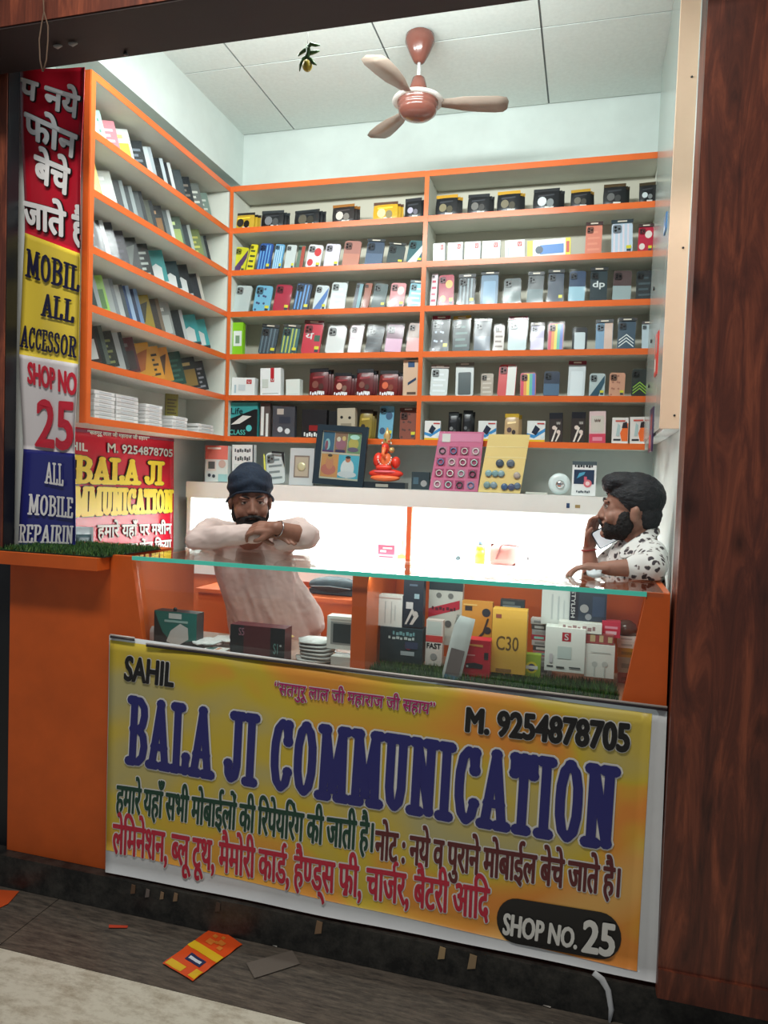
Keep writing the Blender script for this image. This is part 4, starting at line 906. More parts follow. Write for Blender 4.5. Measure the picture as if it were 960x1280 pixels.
# ================================================================== THINGS ON THE LEDGE
LZ = 1.5125
def on_ledge(x0, x1, ytop, Y=3.45): return span(x0, x1, ytop, LZ, Y)
def simple(o, x0, x1, Y, z, rz=0, lean=0, tilt=0, **kw):
    cx, _, _ = span(x0, x1, 500, z, Y); put(o, (cx, Y, z), rz, lean, tilt); tag(o, **kw); return o
cx, w, h = on_ledge(256, 284, 557, 3.47)
simple(carton(w, h, .04, (206, 216, 214), [('r', 0, .62, 1, 1, (216, 116, 104)), ('r', .08, .30, .5, .60, (210, 206, 200)), ('r', .14, .36, .44, .56, (90, 96, 96)), ('o', .76, .5, .16, (196, 170, 160)), ('o', .2, .18, .07, (60, 70, 80)), ('o', .4, .16, .07, (60, 70, 80)), ('r', .6, .02, 1, .22, (150, 196, 200)), ('r', .1, .9, .7, .95, (240, 226, 220))], name='adapter_box'), 256, 284, 3.47, LZ, label='pink and white printed box on the ledge left of the turbaned man', cat='box')
cx, w, h = on_ledge(290, 317, 556, 3.47)
simple(carton(w, h, .03, (214, 220, 220), [('r', .94, 0, 1, 1, (50, 58, 62)), ('t', '~', .12, .80, .9, .9, (70, 76, 80)), ('t', '~', .14, .58, .88, .70, (70, 76, 80)), ('r', .1, .1, .9, .5, (196, 206, 206))], name='glass_protector_box'), 290, 317, 3.47, LZ, tilt=-.02, label='white box with dark lettering standing behind the turban', cat='box')
cx, w, h = on_ledge(331, 357, 563, 3.47)
r = phone_case(w, h, (196, 206, 206), 'print', (120, 134, 136), None); r.name = 'protector_pack'
m = MB(); m.poly([(-w*.1, h*1.0), (w*.5, h*.93), (w*.5, h*.45), (w*.40, h*.7), (w*.36, h*.88), (-w*.1, h*.93)], -.010, BLK and cm(BLK)); m.build('black_corner', r)
m = MB(); m.poly([(-w*.5, 0), (-w*.36, 0), (-w*.44, h*.9), (-w*.5, h*.95)], -.010, cm((206, 206, 90))); m.build('yellow_edge', r)
simple(r, 333, 356, 3.47, LZ, lean=.12, tilt=-.12, label='tilted screen protector pack with black corner and yellow edge', cat='pack')
cx, w, h = on_ledge(361, 391, 560, 3.47)
r = empty('coin_frame'); m = MB(); m.box((-w/2, 0, 0), (w/2, .03, h), pm('clear_acrylic', (184, 190, 192), .1)); m.build('acrylic_block', r)
m = MB(); m.rect(-w*.32, h*.2, w*.32, h*.8, -.0006, cm((120, 108, 100))); m.rect(-w*.27, h*.24, w*.27, h*.76, -.001, cm((170, 160, 142))); m.build('mount', r)
m = MB(); m.lathe([(w*.17, -.0012), (w*.17, -.004), (w*.10, -.005)], pm('coin_metal', (214, 210, 170), .35, metal=.4), c=(0, 0, h*.5), n=20, axis='Y'); m.build('coin', r)
simple(r, 361, 391, 3.47, LZ, lean=.05, label='clear block frame holding a pale coin, beside the picture frame', cat='frame')
# picture frame
cx, w, h = on_ledge(390, 453, 533, 3.43)
r = empty('picture_frame'); F = cm((34, 48, 58), .3); t = w*.11
m = MB()
for a, b in (((-w/2, 0), (-w/2+t, h)), ((w/2-t, 0), (w/2, h)), ((-w/2+t, 0), (w/2-t, t)), ((-w/2+t, h-t), (w/2-t, h))): m.box((a[0], 0, a[1]), (b[0], .018, b[1]), F)
m.build('frame', r)
m = MB(); m.box((-w/2+t, .010, t), (w/2-t, .014, h-t), cm((206, 196, 180))); y = .0094
def R_(x0, z0, x1, z1, c, yy=0): m.rect((x0-.5)*(w-2*t), t+z0*(h-2*t), (x1-.5)*(w-2*t), t+z1*(h-2*t), y-.0003*yy, cm(c))
def O_(x, z, rx, rz, c, yy=1): m.poly([((x-.5+rx*math.cos(k*PI/8))*(w-2*t), t+(z+rz*math.sin(k*PI/8))*(h-2*t)) for k in range(16)], y-.0003*yy, cm(c))
R_(0.02, .56, .31, .98, (60, 100, 130)); R_(.32, .56, .64, .98, (150, 110, 90)); R_(.65, .56, .98, .98, (120, 150, 110)); R_(.02, .04, .46, .52, (206, 146, 90)); R_(.46, .04, .98, .52, (80, 170, 200))
O_(.14, .72, .07, .12, (150, 190, 200)); O_(.12, .70, .04, .1, (150, 80, 100), 2); R_(.02, .56, .31, .60, (90, 60, 110), 3); O_(.48, .74, .13, .12, (160, 100, 120)); O_(.42, .84, .05, .05, (220, 206, 190), 2); O_(.55, .86, .05, .05, (214, 180, 120), 2); R_(.36, .57, .6, .62, (60, 50, 90), 3)
O_(.80, .76, .13, .12, (190, 170, 90)); O_(.82, .9, .12, .05, (190, 226, 220), 2); O_(.8, .64, .14, .05, (110, 90, 120), 2)
O_(.22, .20, .19, .12, (190, 110, 100)); O_(.24, .34, .10, .14, (196, 130, 100), 2); O_(.24, .46, .06, .055, (190, 150, 90), 3); O_(.24, .49, .06, .03, (80, 60, 50), 4); O_(.70, .24, .17, .20, (216, 214, 222)); O_(.70, .12, .24, .07, (206, 206, 216), 2); O_(.70, .43, .065, .06, (196, 120, 96), 3); O_(.70, .475, .065, .03, (50, 44, 44), 4); R_(.0, .535, 1, .555, (226, 206, 190), 5)
m.build('picture', r)
m = MB(); m.box((-w/2+t, .004, t), (w/2-t, .0055, h-t), M_GLASS); m.build('glass', r)
m = MB(); m.prism([(-.01, .01), (.01, .01), (.01, h*.7), (-.01, h*.7)], .018, .032, F); m.build('stand', r)
simple(r, 391, 452, 3.425, LZ+.006, lean=.06, tilt=.05, label='black framed devotional picture collage standing on the white ledge', cat='picture frame')
# red seated figurine on a black base
cx, w, h = on_ledge(456, 508, 534, 3.45)
SR = pm('figurine_red', (222, 62, 46), .3); SO = pm('figurine_orange', (236, 120, 70), .35); SGd = pm('figurine_gold', (206, 170, 110), .3, metal=.3); SW = cm((230, 220, 214), .4)
r = empty('devotional_figurine')
m = MB(); m.box((-w/2, -.03, 0), (w/2, .04, h*.10), cm((36, 44, 50), .3)); m.rect(-w*.2, h*.02, w*.1, h*.07, -.0306, cm((150, 150, 140))); m.build('base', r)
m = MB(); m.ell((0, 0, h*.24), (w*.42, .045, h*.085), SR, 20, 10); m.ell((0, -.012, h*.17), (w*.36, .04, h*.06), SO, 20, 8); m.ell((0, -.02, h*.27), (w*.28, .035, h*.03), cm((226, 110, 120)), 16, 8); m.build('cushion', r)
m = MB(); m.ell((-w*.20, .01, h*.46), (w*.13, .03, h*.13), SR); m.ell((w*.22, .01, h*.43), (w*.10, .03, h*.10), SR); m.ell((0, 0, h*.44), (w*.14, .035, h*.15), SO); m.ell((-w*.02, -.03, h*.34), (w*.2, .02, h*.05), SR); m.build('body', r)
m = MB(); m.ell((-w*.02, -.01, h*.66), (w*.09, .03, h*.085), SR); m.ell((w*.12, 0, h*.63), (w*.07, .02, h*.05), SGd); m.tube([(-w*.02, -.035, h*.66), (-w*.03, -.045, h*.56), (w*.03, -.045, h*.50)], [.012, .009, .006], SO, 8); m.build('head', r)
m = MB(); m.lathe([(w*.10, h*.73), (w*.12, h*.76), (w*.07, h*.82), (w*.09, h*.86), (w*.05, h*.92), (w*.015, h)], SGd, n=14); 
for k in range(8): m.ell((w*.11*math.cos(k*.8), -.02*math.sin(k*.8)-.01, h*(.74+.03*(k % 3))), (.005, .005, .006), (SW, SR, cm((90, 140, 90)))[k % 3], 8, 6)
m.build('crown', r)
m = MB()
for k in range(11): a = PI*(k/10); m.ell((-w*.16*math.cos(a), -.036, h*(.50-.13*math.sin(a))), (.004, .004, .005), SW, 6, 5)
m.build('garland', r)
simple(r, 456, 508, 3.47, LZ, label='red and gold seated figurine on a black base, on the ledge', cat='figurine')
cx, w, h = on_ledge(514, 536, 590, 3.46)
simple(carton(w, h, .03, (44, 58, 64), [('o', .7, .35, .18, (150, 150, 150)), ('r', .1, .3, .4, .7, (70, 96, 110))], name='small_box'), 514, 536, 3.46, LZ, label='small dark box with grey round picture between figurine and ring card', cat='box')
# ring card
cx, w, h = on_ledge(537, 602, 538, 3.43)
r = empty('ring_card'); Pk = pm('pink_card', (196, 108, 140), .35)
m = MB(); m.prism([(-w/2, 0), (w*.44, 0), (w*.5, h), (-w*.36, h)], 0, .006, Pk); m.build('card', r)
m = MB(); rg = []
for j in range(4):
    for i in range(4):
        x = (-.34+.215*i)*w*1.0 + .06*w*(j/3); z = h*(.10+.19*j)
        k = MB(); k.rect(x-w*.088, z-h*.07, x+w*.088, z+h*.075, -.001, cm((150, 66, 96) if (i+j) % 3 else (176, 120, 140)))
        k.build('pocket', r)
        k = MB(); cc = ((216, 214, 210), (60, 66, 72), (200, 196, 190), (176, 206, 200), (90, 120, 160))[(i*3+j*2) % 5]
        pts = [(x+w*.055*math.cos(a*PI/7), -.005, z+w*.055*math.sin(a*PI/7)) for a in range(15)]
        k.tube(pts, .0028, cm(cc, .25), 6, cap=False); k.build('ring', r)
m = MB(); m.rect(-w*.36, h*.83, w*.46, h*.97, -.001, cm((206, 130, 160))); m.rect(-w*.30, h*.82, -w*.14, h*.96, -.002, cm((206, 210, 204))); m.build('header', r)
m = MB(); m.poly([(-w/2, 0), (w*.44, 0), (w*.5, h), (-w*.36, h)], -.010, M_FILM); m.build('film', r)
simple(r, 538, 599, 3.448, LZ, lean=.12, label='pink card with four rows of phone rings leaning against the shelf', cat='ring card')
# yellow bag card
cx, w, h = on_ledge(598, 659, 542, 3.43)
r = empty('accessory_card')
m = MB(); m.prism([(-w/2, 0), (w*.36, 0), (w*.5, h), (-w*.34, h)], 0, .008, pm('buff_card', (222, 200, 130), .35)); m.build('card', r)
m = MB()
m.rect(-w*.38, h*.60, w*.46, h*.61, -.001, cm((240, 226, 170))); m.rect(-w*.36, h*.78, w*.47, h*.79, -.001, cm((240, 226, 170))); m.build('seam', r)
for (a, b, q, c) in ((-.12, .50, .07, (70, 84, 96)), (.10, .50, .07, (90, 100, 112)), (-.34, .32, .06, (130, 166, 170)), (-.2, .32, .06, (120, 156, 160)), (-.08, .32, .06, (130, 160, 166)), (-.36, .12, .06, (120, 150, 150)), (-.22, .12, .06, (126, 150, 160)), (.0, .10, .06, (70, 96, 130)), (.14, .10, .06, (80, 90, 120)), (.26, .12, .06, (90, 110, 130)), (.24, .30, .06, (170, 160, 150))):
    m = MB(); m.lathe([(q*w*1.2, -.001), (q*w*1.2, -.006), (q*w*.6, -.008)], cm(c, .2), c=((a+.04)*w, 0, b*h), n=12, axis='Y'); m.build('badge', r)
m = MB(); m.poly([(-w/2, 0), (w*.36, 0), (w*.5, h), (-w*.34, h)], -.012, M_FILM); m.build('film', r)
simple(r, 600, 656, 3.418, LZ, lean=.12, label='buff yellow card bag of small round accessories right of the ring card', cat='accessory card')
cx, w, h = on_ledge(657, 684, 605, 3.45)
simple(carton(w, .008, .06, (196, 200, 190), [], name='flat_pack'), 657, 684, 3.42, LZ, label='flat pale pack lying on the ledge beside the buff card', cat='pack')
r = empty('round_speaker'); m = MB(); m.lathe([(.048, .02), (.050, 0), (.044, -.012), (.03, -.014)], cm((206, 222, 222), .3), c=(0, 0, .050), n=28, axis='Y'); m.build('housing', r)
m = MB(); m.lathe([(.020, -.014), (.018, -.022), (.008, -.026)], pm('chrome', (230, 230, 232), .15, metal=1), c=(.004, 0, .048), n=20, axis='Y'); m.build('centre_dome', r)
simple(r, 686, 711, 3.46, LZ, label='round pale blue disc gadget with chrome centre on the ledge', cat='gadget')
cx, w, h = on_ledge(714, 744, 577, 3.46)
simple(carton(w, h, .05, (222, 226, 226), [('t', '~', .1, .82, .9, .92, (50, 56, 60)), ('r', .08, .34, .92, .76, (36, 54, 80)), ('p', [(.2, .5), (.5, .62), (.55, .7), (.3, .66)], (70, 150, 180)), ('r', .5, .44, .62, .56, (200, 90, 110)), ('o', .66, .36, .17, (206, 110, 120)), ('o', .66, .36, .09, (226, 200, 200)), ('t', '~', .2, .08, .8, .15, (70, 80, 90))], lid=(70, 84, 90), name='earbuds_box'), 714, 744, 3.46, LZ, label='white box with dark colourful screen picture beside the bearded man', cat='box')
r = empty('router'); m = MB(); m.box((-.06, -.04, 0), (.05, .05, .035), cm((24, 34, 42), .4)); m.build('body', r)
m = MB(); m.box((.03, .0, .035), (.045, .012, .09), cm((24, 34, 42), .4)); m.build('antenna', r)
m = MB(); m.tube([(-.09, -.02, .07), (-.06, -.02, .066), (-.02, -.02, .05), (.02, -.02, .04)], .0025, M_BLACK, 6); m.tube([(-.09, -.03, .045), (-.05, -.03, .04), (-.01, -.03, .035)], .0025, M_BLACK, 6); m.build('cable', r)
simple(r, 824, 846, 3.48, LZ, label='dark router with stub antenna at the right end of the ledge', cat='router')
for px, py, c, w_, h_, lb in ((710, 632, (40, 70, 110), .014, .022, 'small blue sticker on the ledge front'), (722, 633, (160, 140, 90), .022, .014, 'small tan sticker on the ledge front')):
    p = at(px, py, 3.3995); m = MB(); m.box((p.x-w_/2, 3.3985, p.z-h_/2), (p.x+w_/2, 3.3997, p.z+h_/2), cm(c)); tag(m.build('sticker'), lb, 'sticker')
    
# ================================================================== ON THE WORKBENCH
BZ = 1.1632
def onb(x0, x1, yt, Y): return span(x0, x1, yt, BZ, Y)
cx, w, h = onb(593, 606, 676, 3.50)
r = empty('spray_can', (cx, 3.5, BZ)); m = MB(); m.lathe([(w/2, 0), (w/2, h*.72), (w*.3, h*.82)], cm((190, 190, 60), .3), n=20); m.build('can', r)
m = MB(); m.lathe([(w*.502, h*.1), (w*.502, h*.6)], cm((206, 176, 60), .4), n=20); m.build('label_band', r)
m = MB(); m.lathe([(w*.24, h*.82), (w*.24, h), (w*.1, h*1.02)], cm((150, 176, 220), .3), n=14); m.build('cap', r)
tag(r, 'yellow spray can with pale blue cap on the workbench', 'can')
cx, w, h = onb(612, 645, 680, 3.50)
r = empty('tool_pouch', (cx, 3.5, BZ)); m = MB(); pillow(m, w, h, .05, pm('pink_cloth', (214, 150, 140), .8)); m.build('pouch', r)
m = MB(); m.tube([(-.03, -.03, h*.3), (-.01, -.03, h*.9), (.0, -.03, h), (.05, -.03, h*.98), (.075, -.03, h*.93)], .004, cm((150, 90, 84)), 8); m.build('handle', r)
tag(r, 'pink cloth tool pouch beside the yellow spray can', 'pouch')
cx, w, h = onb(472, 493, 681, 3.48)
simple(carton(w, h, .03, (222, 176, 186), [('r', 0, .3, 1, 1, (206, 96, 120)), ('r', .15, .45, .5, .6, WHT), ('r', .3, .7, .85, .82, WHT), ('r', .1, .1, .9, .16, (190, 60, 90))], name='small_box'), 472, 493, 3.48, BZ, label='small pink and white box on the bench near the orange post', cat='box')
cx, w, h = onb(495, 508, 672, 3.52)
m = MB(); m.box((-.02, 0, 0), (.02, .03, .02), cm((236, 200, 90))); m.prism([(-.012, .02), (.012, .02), (.006, h*.9), (-.002, h*.9)], .01, .018, cm((240, 226, 170))); o = m.build('glue_tube'); simple(o, 495, 508, 3.5, BZ, label='pale yellow glue tube standing against the orange post', cat='tube')
r = empty('helping_hand_tool', (span(545, 572, 690, BZ, 3.5)[0], 3.5, BZ)); m = MB(); m.tube([(-.12, 0, .004), (-.05, 0, .006), (.02, 0, .004), (.05, 0, .02)], .003, cm((90, 110, 116), .4), 6); m.build('arm', r)
m = MB(); m.ell((.055, 0, .022), (.012, .008, .014), cm((80, 96, 100), .4)); m.build('clip', r); tag(r, 'thin metal holding tool with clip lying on the bench', 'tool')
p = span(650, 664, 690, BZ, 3.5)[0]; m = MB(); m.tube([(p-.02, 3.5, BZ+.006), (p+.004, 3.5, BZ+.034)], .0022, cm((120, 116, 116), .3), 6); m.ell((p+.010, 3.5, BZ+.042), (.008, .008, .010), cm((110, 104, 104), .4)); tag(m.build('screwdriver'), 'small screwdriver propped up on the bright workbench', 'screwdriver')
# bag on the low cabinet
cx, w, h = span(386, 450, 721, 1.0035, 3.26)
r = empty('black_bag', (cx, 3.26, 1.008)); m = MB(); m.ell((0, 0, h*.45), (w*.5, .07, h*.5), pm('bag_fabric', (40, 62, 72), .6, noise=.3, nscale=30), 20, 10); m.box((-w*.42, -.05, 0), (w*.42, .05, h*.25), pm('bag_fabric', (40, 62, 72), .6)); m.build('body', r)
m = MB(); m.tube([(-w*.38, -.055, h*.40), (0, -.075, h*.5), (w*.38, -.055, h*.38)], .003, cm((120, 140, 146)), 6); m.build('zip', r); tag(r, 'dark zipped bag on the low orange cabinet behind the counter', 'bag')

# ================================================================== INSIDE THE DISPLAY CASE
CZ = .9182
def case_box(x0, x1, yt, yb, Y, c, deco, lb, d=.03, rz=0.0, tilt=0.0, lean=0.0, name='carton', lid=None, cat='box', film=False):
    """box standing so that its front covers the given pixel extent at depth Y"""
    p = at((x0+x1)/2, yb, Y); a, _ = xat(x0, p.z, Y); b, _ = xat(x1, p.z, Y); q = at((x0+x1)/2, yt, Y)
    z = max(CZ, p.z); o = carton(b-a, min(q.z, 1.2415)-z, d, c, deco, lid, name)
    put(o, ((a+b)/2, Y, z), rz, lean, tilt); tag(o, lb, cat); return o
DK = (34, 46, 52)
# left bay
case_box(192, 245, 765, 812, 2.29, (30, 34, 38), [('p', [(0, 1), (1, 1), (1, .3), (.45, .15), (.2, .45)], (36, 120, 112)), ('p', [(.3, .2), (.55, .1), (.82, .3), (.8, .6), (.62, .7), (.4, .5)], (214, 216, 214)), ('r', .35, .82, .65, .96, (206, 216, 214)), ('r', .25, .72, .8, .78, (160, 200, 196))], 'dark green charger box with white plug picture in the left bay', d=.05, name='charger_box')
m = MB(); m.ell((0, 0, .008), (.008, .006, .008), M_BLACK, 10, 8); m.tube([(0, 0, -.0), (.001, 0, .006)], .003, M_BLACK, 6); o = m.build('black_clip'); p = at(219, 766, 2.31); o.location = (p.x, 2.31, p.z+.004); tag(o, 'tiny black clip on top of the green charger box', 'clip')
m = MB(); pillow(m, .05, .07, .03, pm('clear_poly', (206, 206, 210), .2)); o = m.build('clear_packet'); p = at(189, 808, 2.31); o.location = (p.x, 2.33, CZ); tag(o, 'clear crinkled packet at the far left of the display case', 'packet')
for i, (px, Y, rz, c, lb) in enumerate([(262, 2.40, .4, (226, 206, 206), 'pinkish white crumpled packet behind the sachets'), (285, 2.44, -.3, (222, 226, 226), 'white crumpled packet near the maroon box'), (258, 2.32, .2, (226, 230, 230), 'clear white packet beside the green box')]):
    m = MB(); pillow(m, .11, .012, .10, pm('wrap_%d' % i, c, .3, noise=.12, nscale=60, bump=.5)); vs = [Vector(v) for v in m.v]; m.v = [(v.x, v.y, v.z + .006*noise.noise(v*60)+.006) for v in vs]
    x, _ = xat(px, CZ, Y); o = m.build('plastic_packet'); put(o, (x, Y, CZ+.012*i), rz); tag(o, lb, 'packet')
p = at(270, 812, 2.28)
m = MB(); m.prism(rr(.085, .008, .003), 0, .045, WHT and cm(WHT, .3)); o = m.build('base'); o.name = 'phone_holder'; o.location = (p.x, 2.26, CZ+.016)
m2 = MB(); m2.box((-.03, .006, .0082), (-.002, .036, .0092), cm((60, 100, 96), .2)); m2.box((.004, .006, .0082), (.016, .036, .0092), cm((206, 150, 120), .3)); m2.build('window', o); tag(o, 'small white flat item with teal window beside the maroon box', 'gadget')
case_box(287, 355, 783, 832, 2.27, (88, 30, 40), [('r', 0, 0, .25, 1, (22, 26, 34)), ('r', .74, 0, 1, 1, (22, 26, 34)), ('t', 'S5', .16, .70, .26, .92, (190, 130, 150)), ('t', 'S1', .80, .25, .88, .55, (120, 176, 170)), ('o', .93, .5, .02, (200, 206, 206))], 'maroon and black box lying at the front of the left bay', d=.06, name='phone_box')
z = CZ
for i in range(6):
    m = MB(); pillow(m, .15-.004*i, .013, .11, pm('wrap_grey', (206, 212, 210), .3, noise=.15, nscale=40, bump=.4)); x, _ = xat(397, z, 2.36); o = m.build('wrapped_pack'); put(o, (x+random.uniform(-.008, .008), 2.36, z), random.uniform(-.15, .15)); z += .0125
    tag(o, 'flat wrapped pack beside the partition, %s of its stack' % ('lowest', 'second from bottom', 'third from bottom', 'third from top', 'second from top', 'topmost')[i], 'pack', 'flat wrapped packs stacked in the left bay')
case_box(408, 447, 771, 812, 2.30, (222, 228, 222), [('r', .12, .14, .84, .84, (150, 158, 156)), ('r', .2, .2, .76, .78, (56, 68, 72)), ('r', .1, .9, .9, .93, (190, 196, 190))], 'white box with dark square window by the partition', d=.05, name='charger_box')
zz = CZ
for i in range(3):
    m = MB(); m.box((-.035, 0, 0), (.035, .06, .014), cm((214-8*i, 220-8*i, 216-8*i), .5)); x, _ = xat(428, zz, 2.29); o = m.build('flat_box'); put(o, (x, 2.272, zz), .03*(i-1)); zz += .0142
    tag(o, 'flat white box under the windowed box, %s of three' % ('lowest', 'middle', 'topmost')[i], 'box', 'flat white boxes under the windowed box')
m = MB(); pillow(m, .14, .004, .09, cm((206, 186, 90), .6)); o = m.build('yellow_paper'); x, _ = xat(345, 1.0, 2.47); put(o, (x, 2.47, CZ+.045), .3, 0, .05); tag(o, 'folded yellow paper lying behind the maroon box', 'paper')
zz = CZ
for i in range(3):
    m = MB(); m.box((-.09, -.05, 0), (.09, .05, .0145), cm(((150, 90, 90), (190, 150, 140), (120, 70, 76))[i], .5)); x, _ = xat(325, zz, 2.47); o = m.build('booklet'); put(o, (x-.01, 2.47, zz), .1*i-.1); zz += .0147
    tag(o, ('plum', 'pinkish', 'maroon')[i] + ' booklet in the pile below the yellow paper', 'booklet')
# right bay
case_box(474, 527, 785, 828, 2.36, (40, 58, 66), [('t', '~', .3, .78, .85, .9, (120, 170, 176)), ('t', '~', .2, .66, .85, .75, (190, 206, 206)), ('r', .5, .22, .82, .34, (176, 190, 196)), ('o', .68, .5, .09, (150, 40, 60)), ('r', .6, .42, .9, .62, (60, 70, 100))], 'dark teal charger box, lowest at the left of the right bay', d=.06, name='charger_box')
case_box(471, 502, 744, 783, 2.37, (222, 226, 222), [('r', .3, .1, .34, .8, (180, 186, 186)), ('r', .55, .1, .59, .8, (180, 186, 186)), ('r', .7, .2, .74, .7, (190, 196, 196)), ('r', .05, .9, .95, .93, (196, 176, 170))], 'white cable box standing on the dark teal charger box', d=.04, name='cable_box')
case_box(503, 528, 724, 784, 2.372, (36, 44, 56), [('p', [(.1, .05), (.2, .05), (.55, .35), (.45, .4)], (206, 200, 196)), ('p', [(.35, .05), (.5, .05), (.8, .25), (.65, .3)], (206, 200, 196)), ('r', .15, .38, .5, .52, (206, 206, 206)), ('o', .62, .28, .14, (196, 190, 186)), ('r', .55, .6, .8, .7, (150, 176, 186)), ('r', .3, .86, .7, .9, (90, 110, 130))], 'tall black earphone box standing on the dark teal charger box', d=.035, name='earphone_box')
case_box(534, 576, 727, 806, 2.44, (206, 206, 198), [('r', 0, .86, 1, 1, (44, 56, 60)), ('p', [(0, .42), (.92, .58), (.92, .72), (0, .56)], (190, 40, 60)), ('t', '~', .1, .54, .85, .60, (90, 20, 30)), ('o', .3, .78, .08, (120, 120, 116)), ('o', .65, .78, .08, (120, 120, 116)), ('o', .6, .34, .1, (90, 90, 90))], 'tall grey white pack with slanted red band', d=.03, name='cable_pack')
case_box(531, 552, 775, 832, 2.375, (214, 206, 200), [('r', .08, .68, .9, .97, (190, 200, 196)), ('r', 0, .52, 1, .66, (196, 60, 56)), ('t', 'FAST', .08, .38, .9, .49, (60, 60, 64), .0008), ('o', .5, .2, .2, (150, 150, 150))], 'narrow red and white box lettered FAST', d=.03, name='charger_box')
case_box(576, 614, 752, 802, 2.41, (214, 150, 60), [('r', .1, .76, .34, .88, (60, 50, 44)), ('o', .8, .74, .14, (50, 54, 60)), ('o', .86, .30, .12, (50, 54, 60)), ('p', [(.25, .1), (.5, .02), (.75, .2), (.9, .6), (.84, .6), (.7, .25), (.5, .08), (.3, .16)], (60, 56, 56)), ('r', .05, .9, .5, .93, (236, 200, 120))], 'orange earphone box standing on the red box', d=.03, name='earphone_box')
case_box(574, 611, 800, 858, 2.30, (196, 34, 56), [('p', [(.2, .86), (.75, .84), (.75, .9), (.3, .9)], (226, 160, 90)), ('r', .8, .55, .94, .72, (40, 40, 46)), ('p', [(.2, .32), (.75, .32), (.78, .42), (.5, .46), (.2, .42)], (36, 40, 50)), ('o', .25, .36, .04, (200, 200, 200)), ('r', .08, .62, .5, .65, (220, 150, 150)), ('r', .3, .06, .6, .12, (120, 20, 40))], 'bright red charger box at the front of the right bay', d=.06, name='charger_box')
case_box(613, 656, 762, 842, 2.33, (226, 178, 74), [('t', 'C30', .14, .36, .78, .58, (110, 84, 50), .0004), ('r', .1, .86, .26, .92, (150, 80, 60)), ('r', .15, .02, .6, .07, (150, 110, 60))], 'tall yellow phone box lettered C30', d=.05, name='phone_box')
case_box(624, 654, 750, 792, 2.43, (44, 56, 60), [('r', .1, .72, .85, .84, (120, 130, 130)), ('r', .1, .86, .6, .95, (90, 104, 104))], 'dark pack with rounded corner behind the yellow phone box', d=.03, name='pack', cat='pack')
case_box(653, 675, 818, 846, 2.36, (150, 176, 60), [('o', .5, .42, .34, (222, 206, 60)), ('o', .5, .42, .22, (60, 60, 110)), ('r', .15, .35, .85, .5, WHT)], 'small lime and yellow box right of the yellow phone box', d=.03, name='memory_card_box')
zz = CZ + .045
for i, c in enumerate([(196, 196, 196), (206, 120, 130), (80, 80, 84), (210, 206, 206), (190, 60, 80), (176, 180, 182), (96, 90, 90), (214, 210, 206)]):
    x, _ = xat(676, zz, 2.47); m = MB(); m.box((-.03, 0, 0), (.03, .04, .0175), cm(c, .5)); m.rect(-.02, .004, .012, .012, -.0005, cm(tuple(255-v//2 for v in c))); o = m.build('small_box'); put(o, (x+random.uniform(-.004, .004), 2.47, zz), random.uniform(-.06, .06)); zz += .0178
    tag(o, '%s small box in the pile behind the white logo box, %s from bottom' % (('grey', 'pink', 'black', 'white', 'crimson', 'silver', 'charcoal', 'cream')[i], ('first', 'second', 'third', 'fourth', 'fifth', 'sixth', 'seventh', 'eighth')[i]), 'box', 'pile of small boxes in the right bay')
x, _ = xat(676, CZ, 2.47); m = MB(); m.box((-.035, 0, 0), (.035, .05, .0445), cm((150, 150, 150), .5)); m.rect(-.02, .01, .02, .03, -.0005, cm((90, 90, 96))); o = m.build('memory_card_box'); put(o, (x, 2.465, CZ)); tag(o, 'grey box at the foot of the small box pile', 'box')
case_box(680, 730, 785, 840, 2.36, (224, 228, 222), [('r', .42, .70, .64, .90, (170, 34, 50)), ('t', 'S', .48, .73, .58, .87, WHT), ('r', .32, .30, .66, .58, (190, 204, 200)), ('r', .06, .10, .22, .13, (60, 66, 66)), ('r', .3, .08, .5, .12, (60, 66, 66)), ('r', .62, .10, .9, .13, (60, 66, 66)), ('r', .12, .2, .2, .4, (200, 196, 200))], 'white box with dark red logo in the middle of the right bay', d=.06, name='charger_box')
case_box(676, 712, 736, 781, 2.43, (214, 220, 216), [('r', .34, .15, .40, .85, (186, 194, 194)), ('r', .56, .15, .62, .8, (186, 194, 194)), ('r', .76, .2, .8, .7, (190, 196, 196))], 'plain white cable box behind the STYLISH box', d=.03, name='cable_box')
o = case_box(711, 757, 738, 784, 2.415, (40, 50, 64), [('r', .02, .02, .24, .98, (30, 30, 40)), ('o', .4, .5, .12, (150, 150, 150)), ('o', .52, .28, .09, (130, 134, 140)), ('r', .62, .3, .95, .85, (50, 66, 90)), ('r', .55, .05, .9, .16, (150, 130, 80))], 'black box lettered STYLISH on end in the right bay', d=.04, name='earphone_box')
W_ = xat(757, 1.05, 2.415)[0] - xat(711, 1.05, 2.415)[0]
m = MB(); v = fit(text2d('STYLISH'), -.046, .046, 0, .020); v = thicken(v, .0005, 4)
m.add([(-W_/2+.005+b*.6, -.004, .072 + a*.95) for a, b in [(-p[0], p[1]) for p in v[0]]], v[1], cm((222, 222, 222)))
m.v = [(x_, y_, z_) for (x_, y_, z_) in m.v]; m.build('lettering', o)
case_box(698, 752, 779, 792, 2.375, (222, 224, 216), [('t', '~', .1, .3, .9, .75, (150, 120, 120))], 'long flat white box lying on the white logo box', d=.05, name='cable_box')
case_box(752, 775, 777, 797, 2.40, (196, 44, 70), [('r', .15, .55, .85, .7, (226, 150, 170)), ('r', .2, .2, .8, .4, (226, 190, 200))], 'crimson box beside the long flat white box', d=.04, name='small_box')
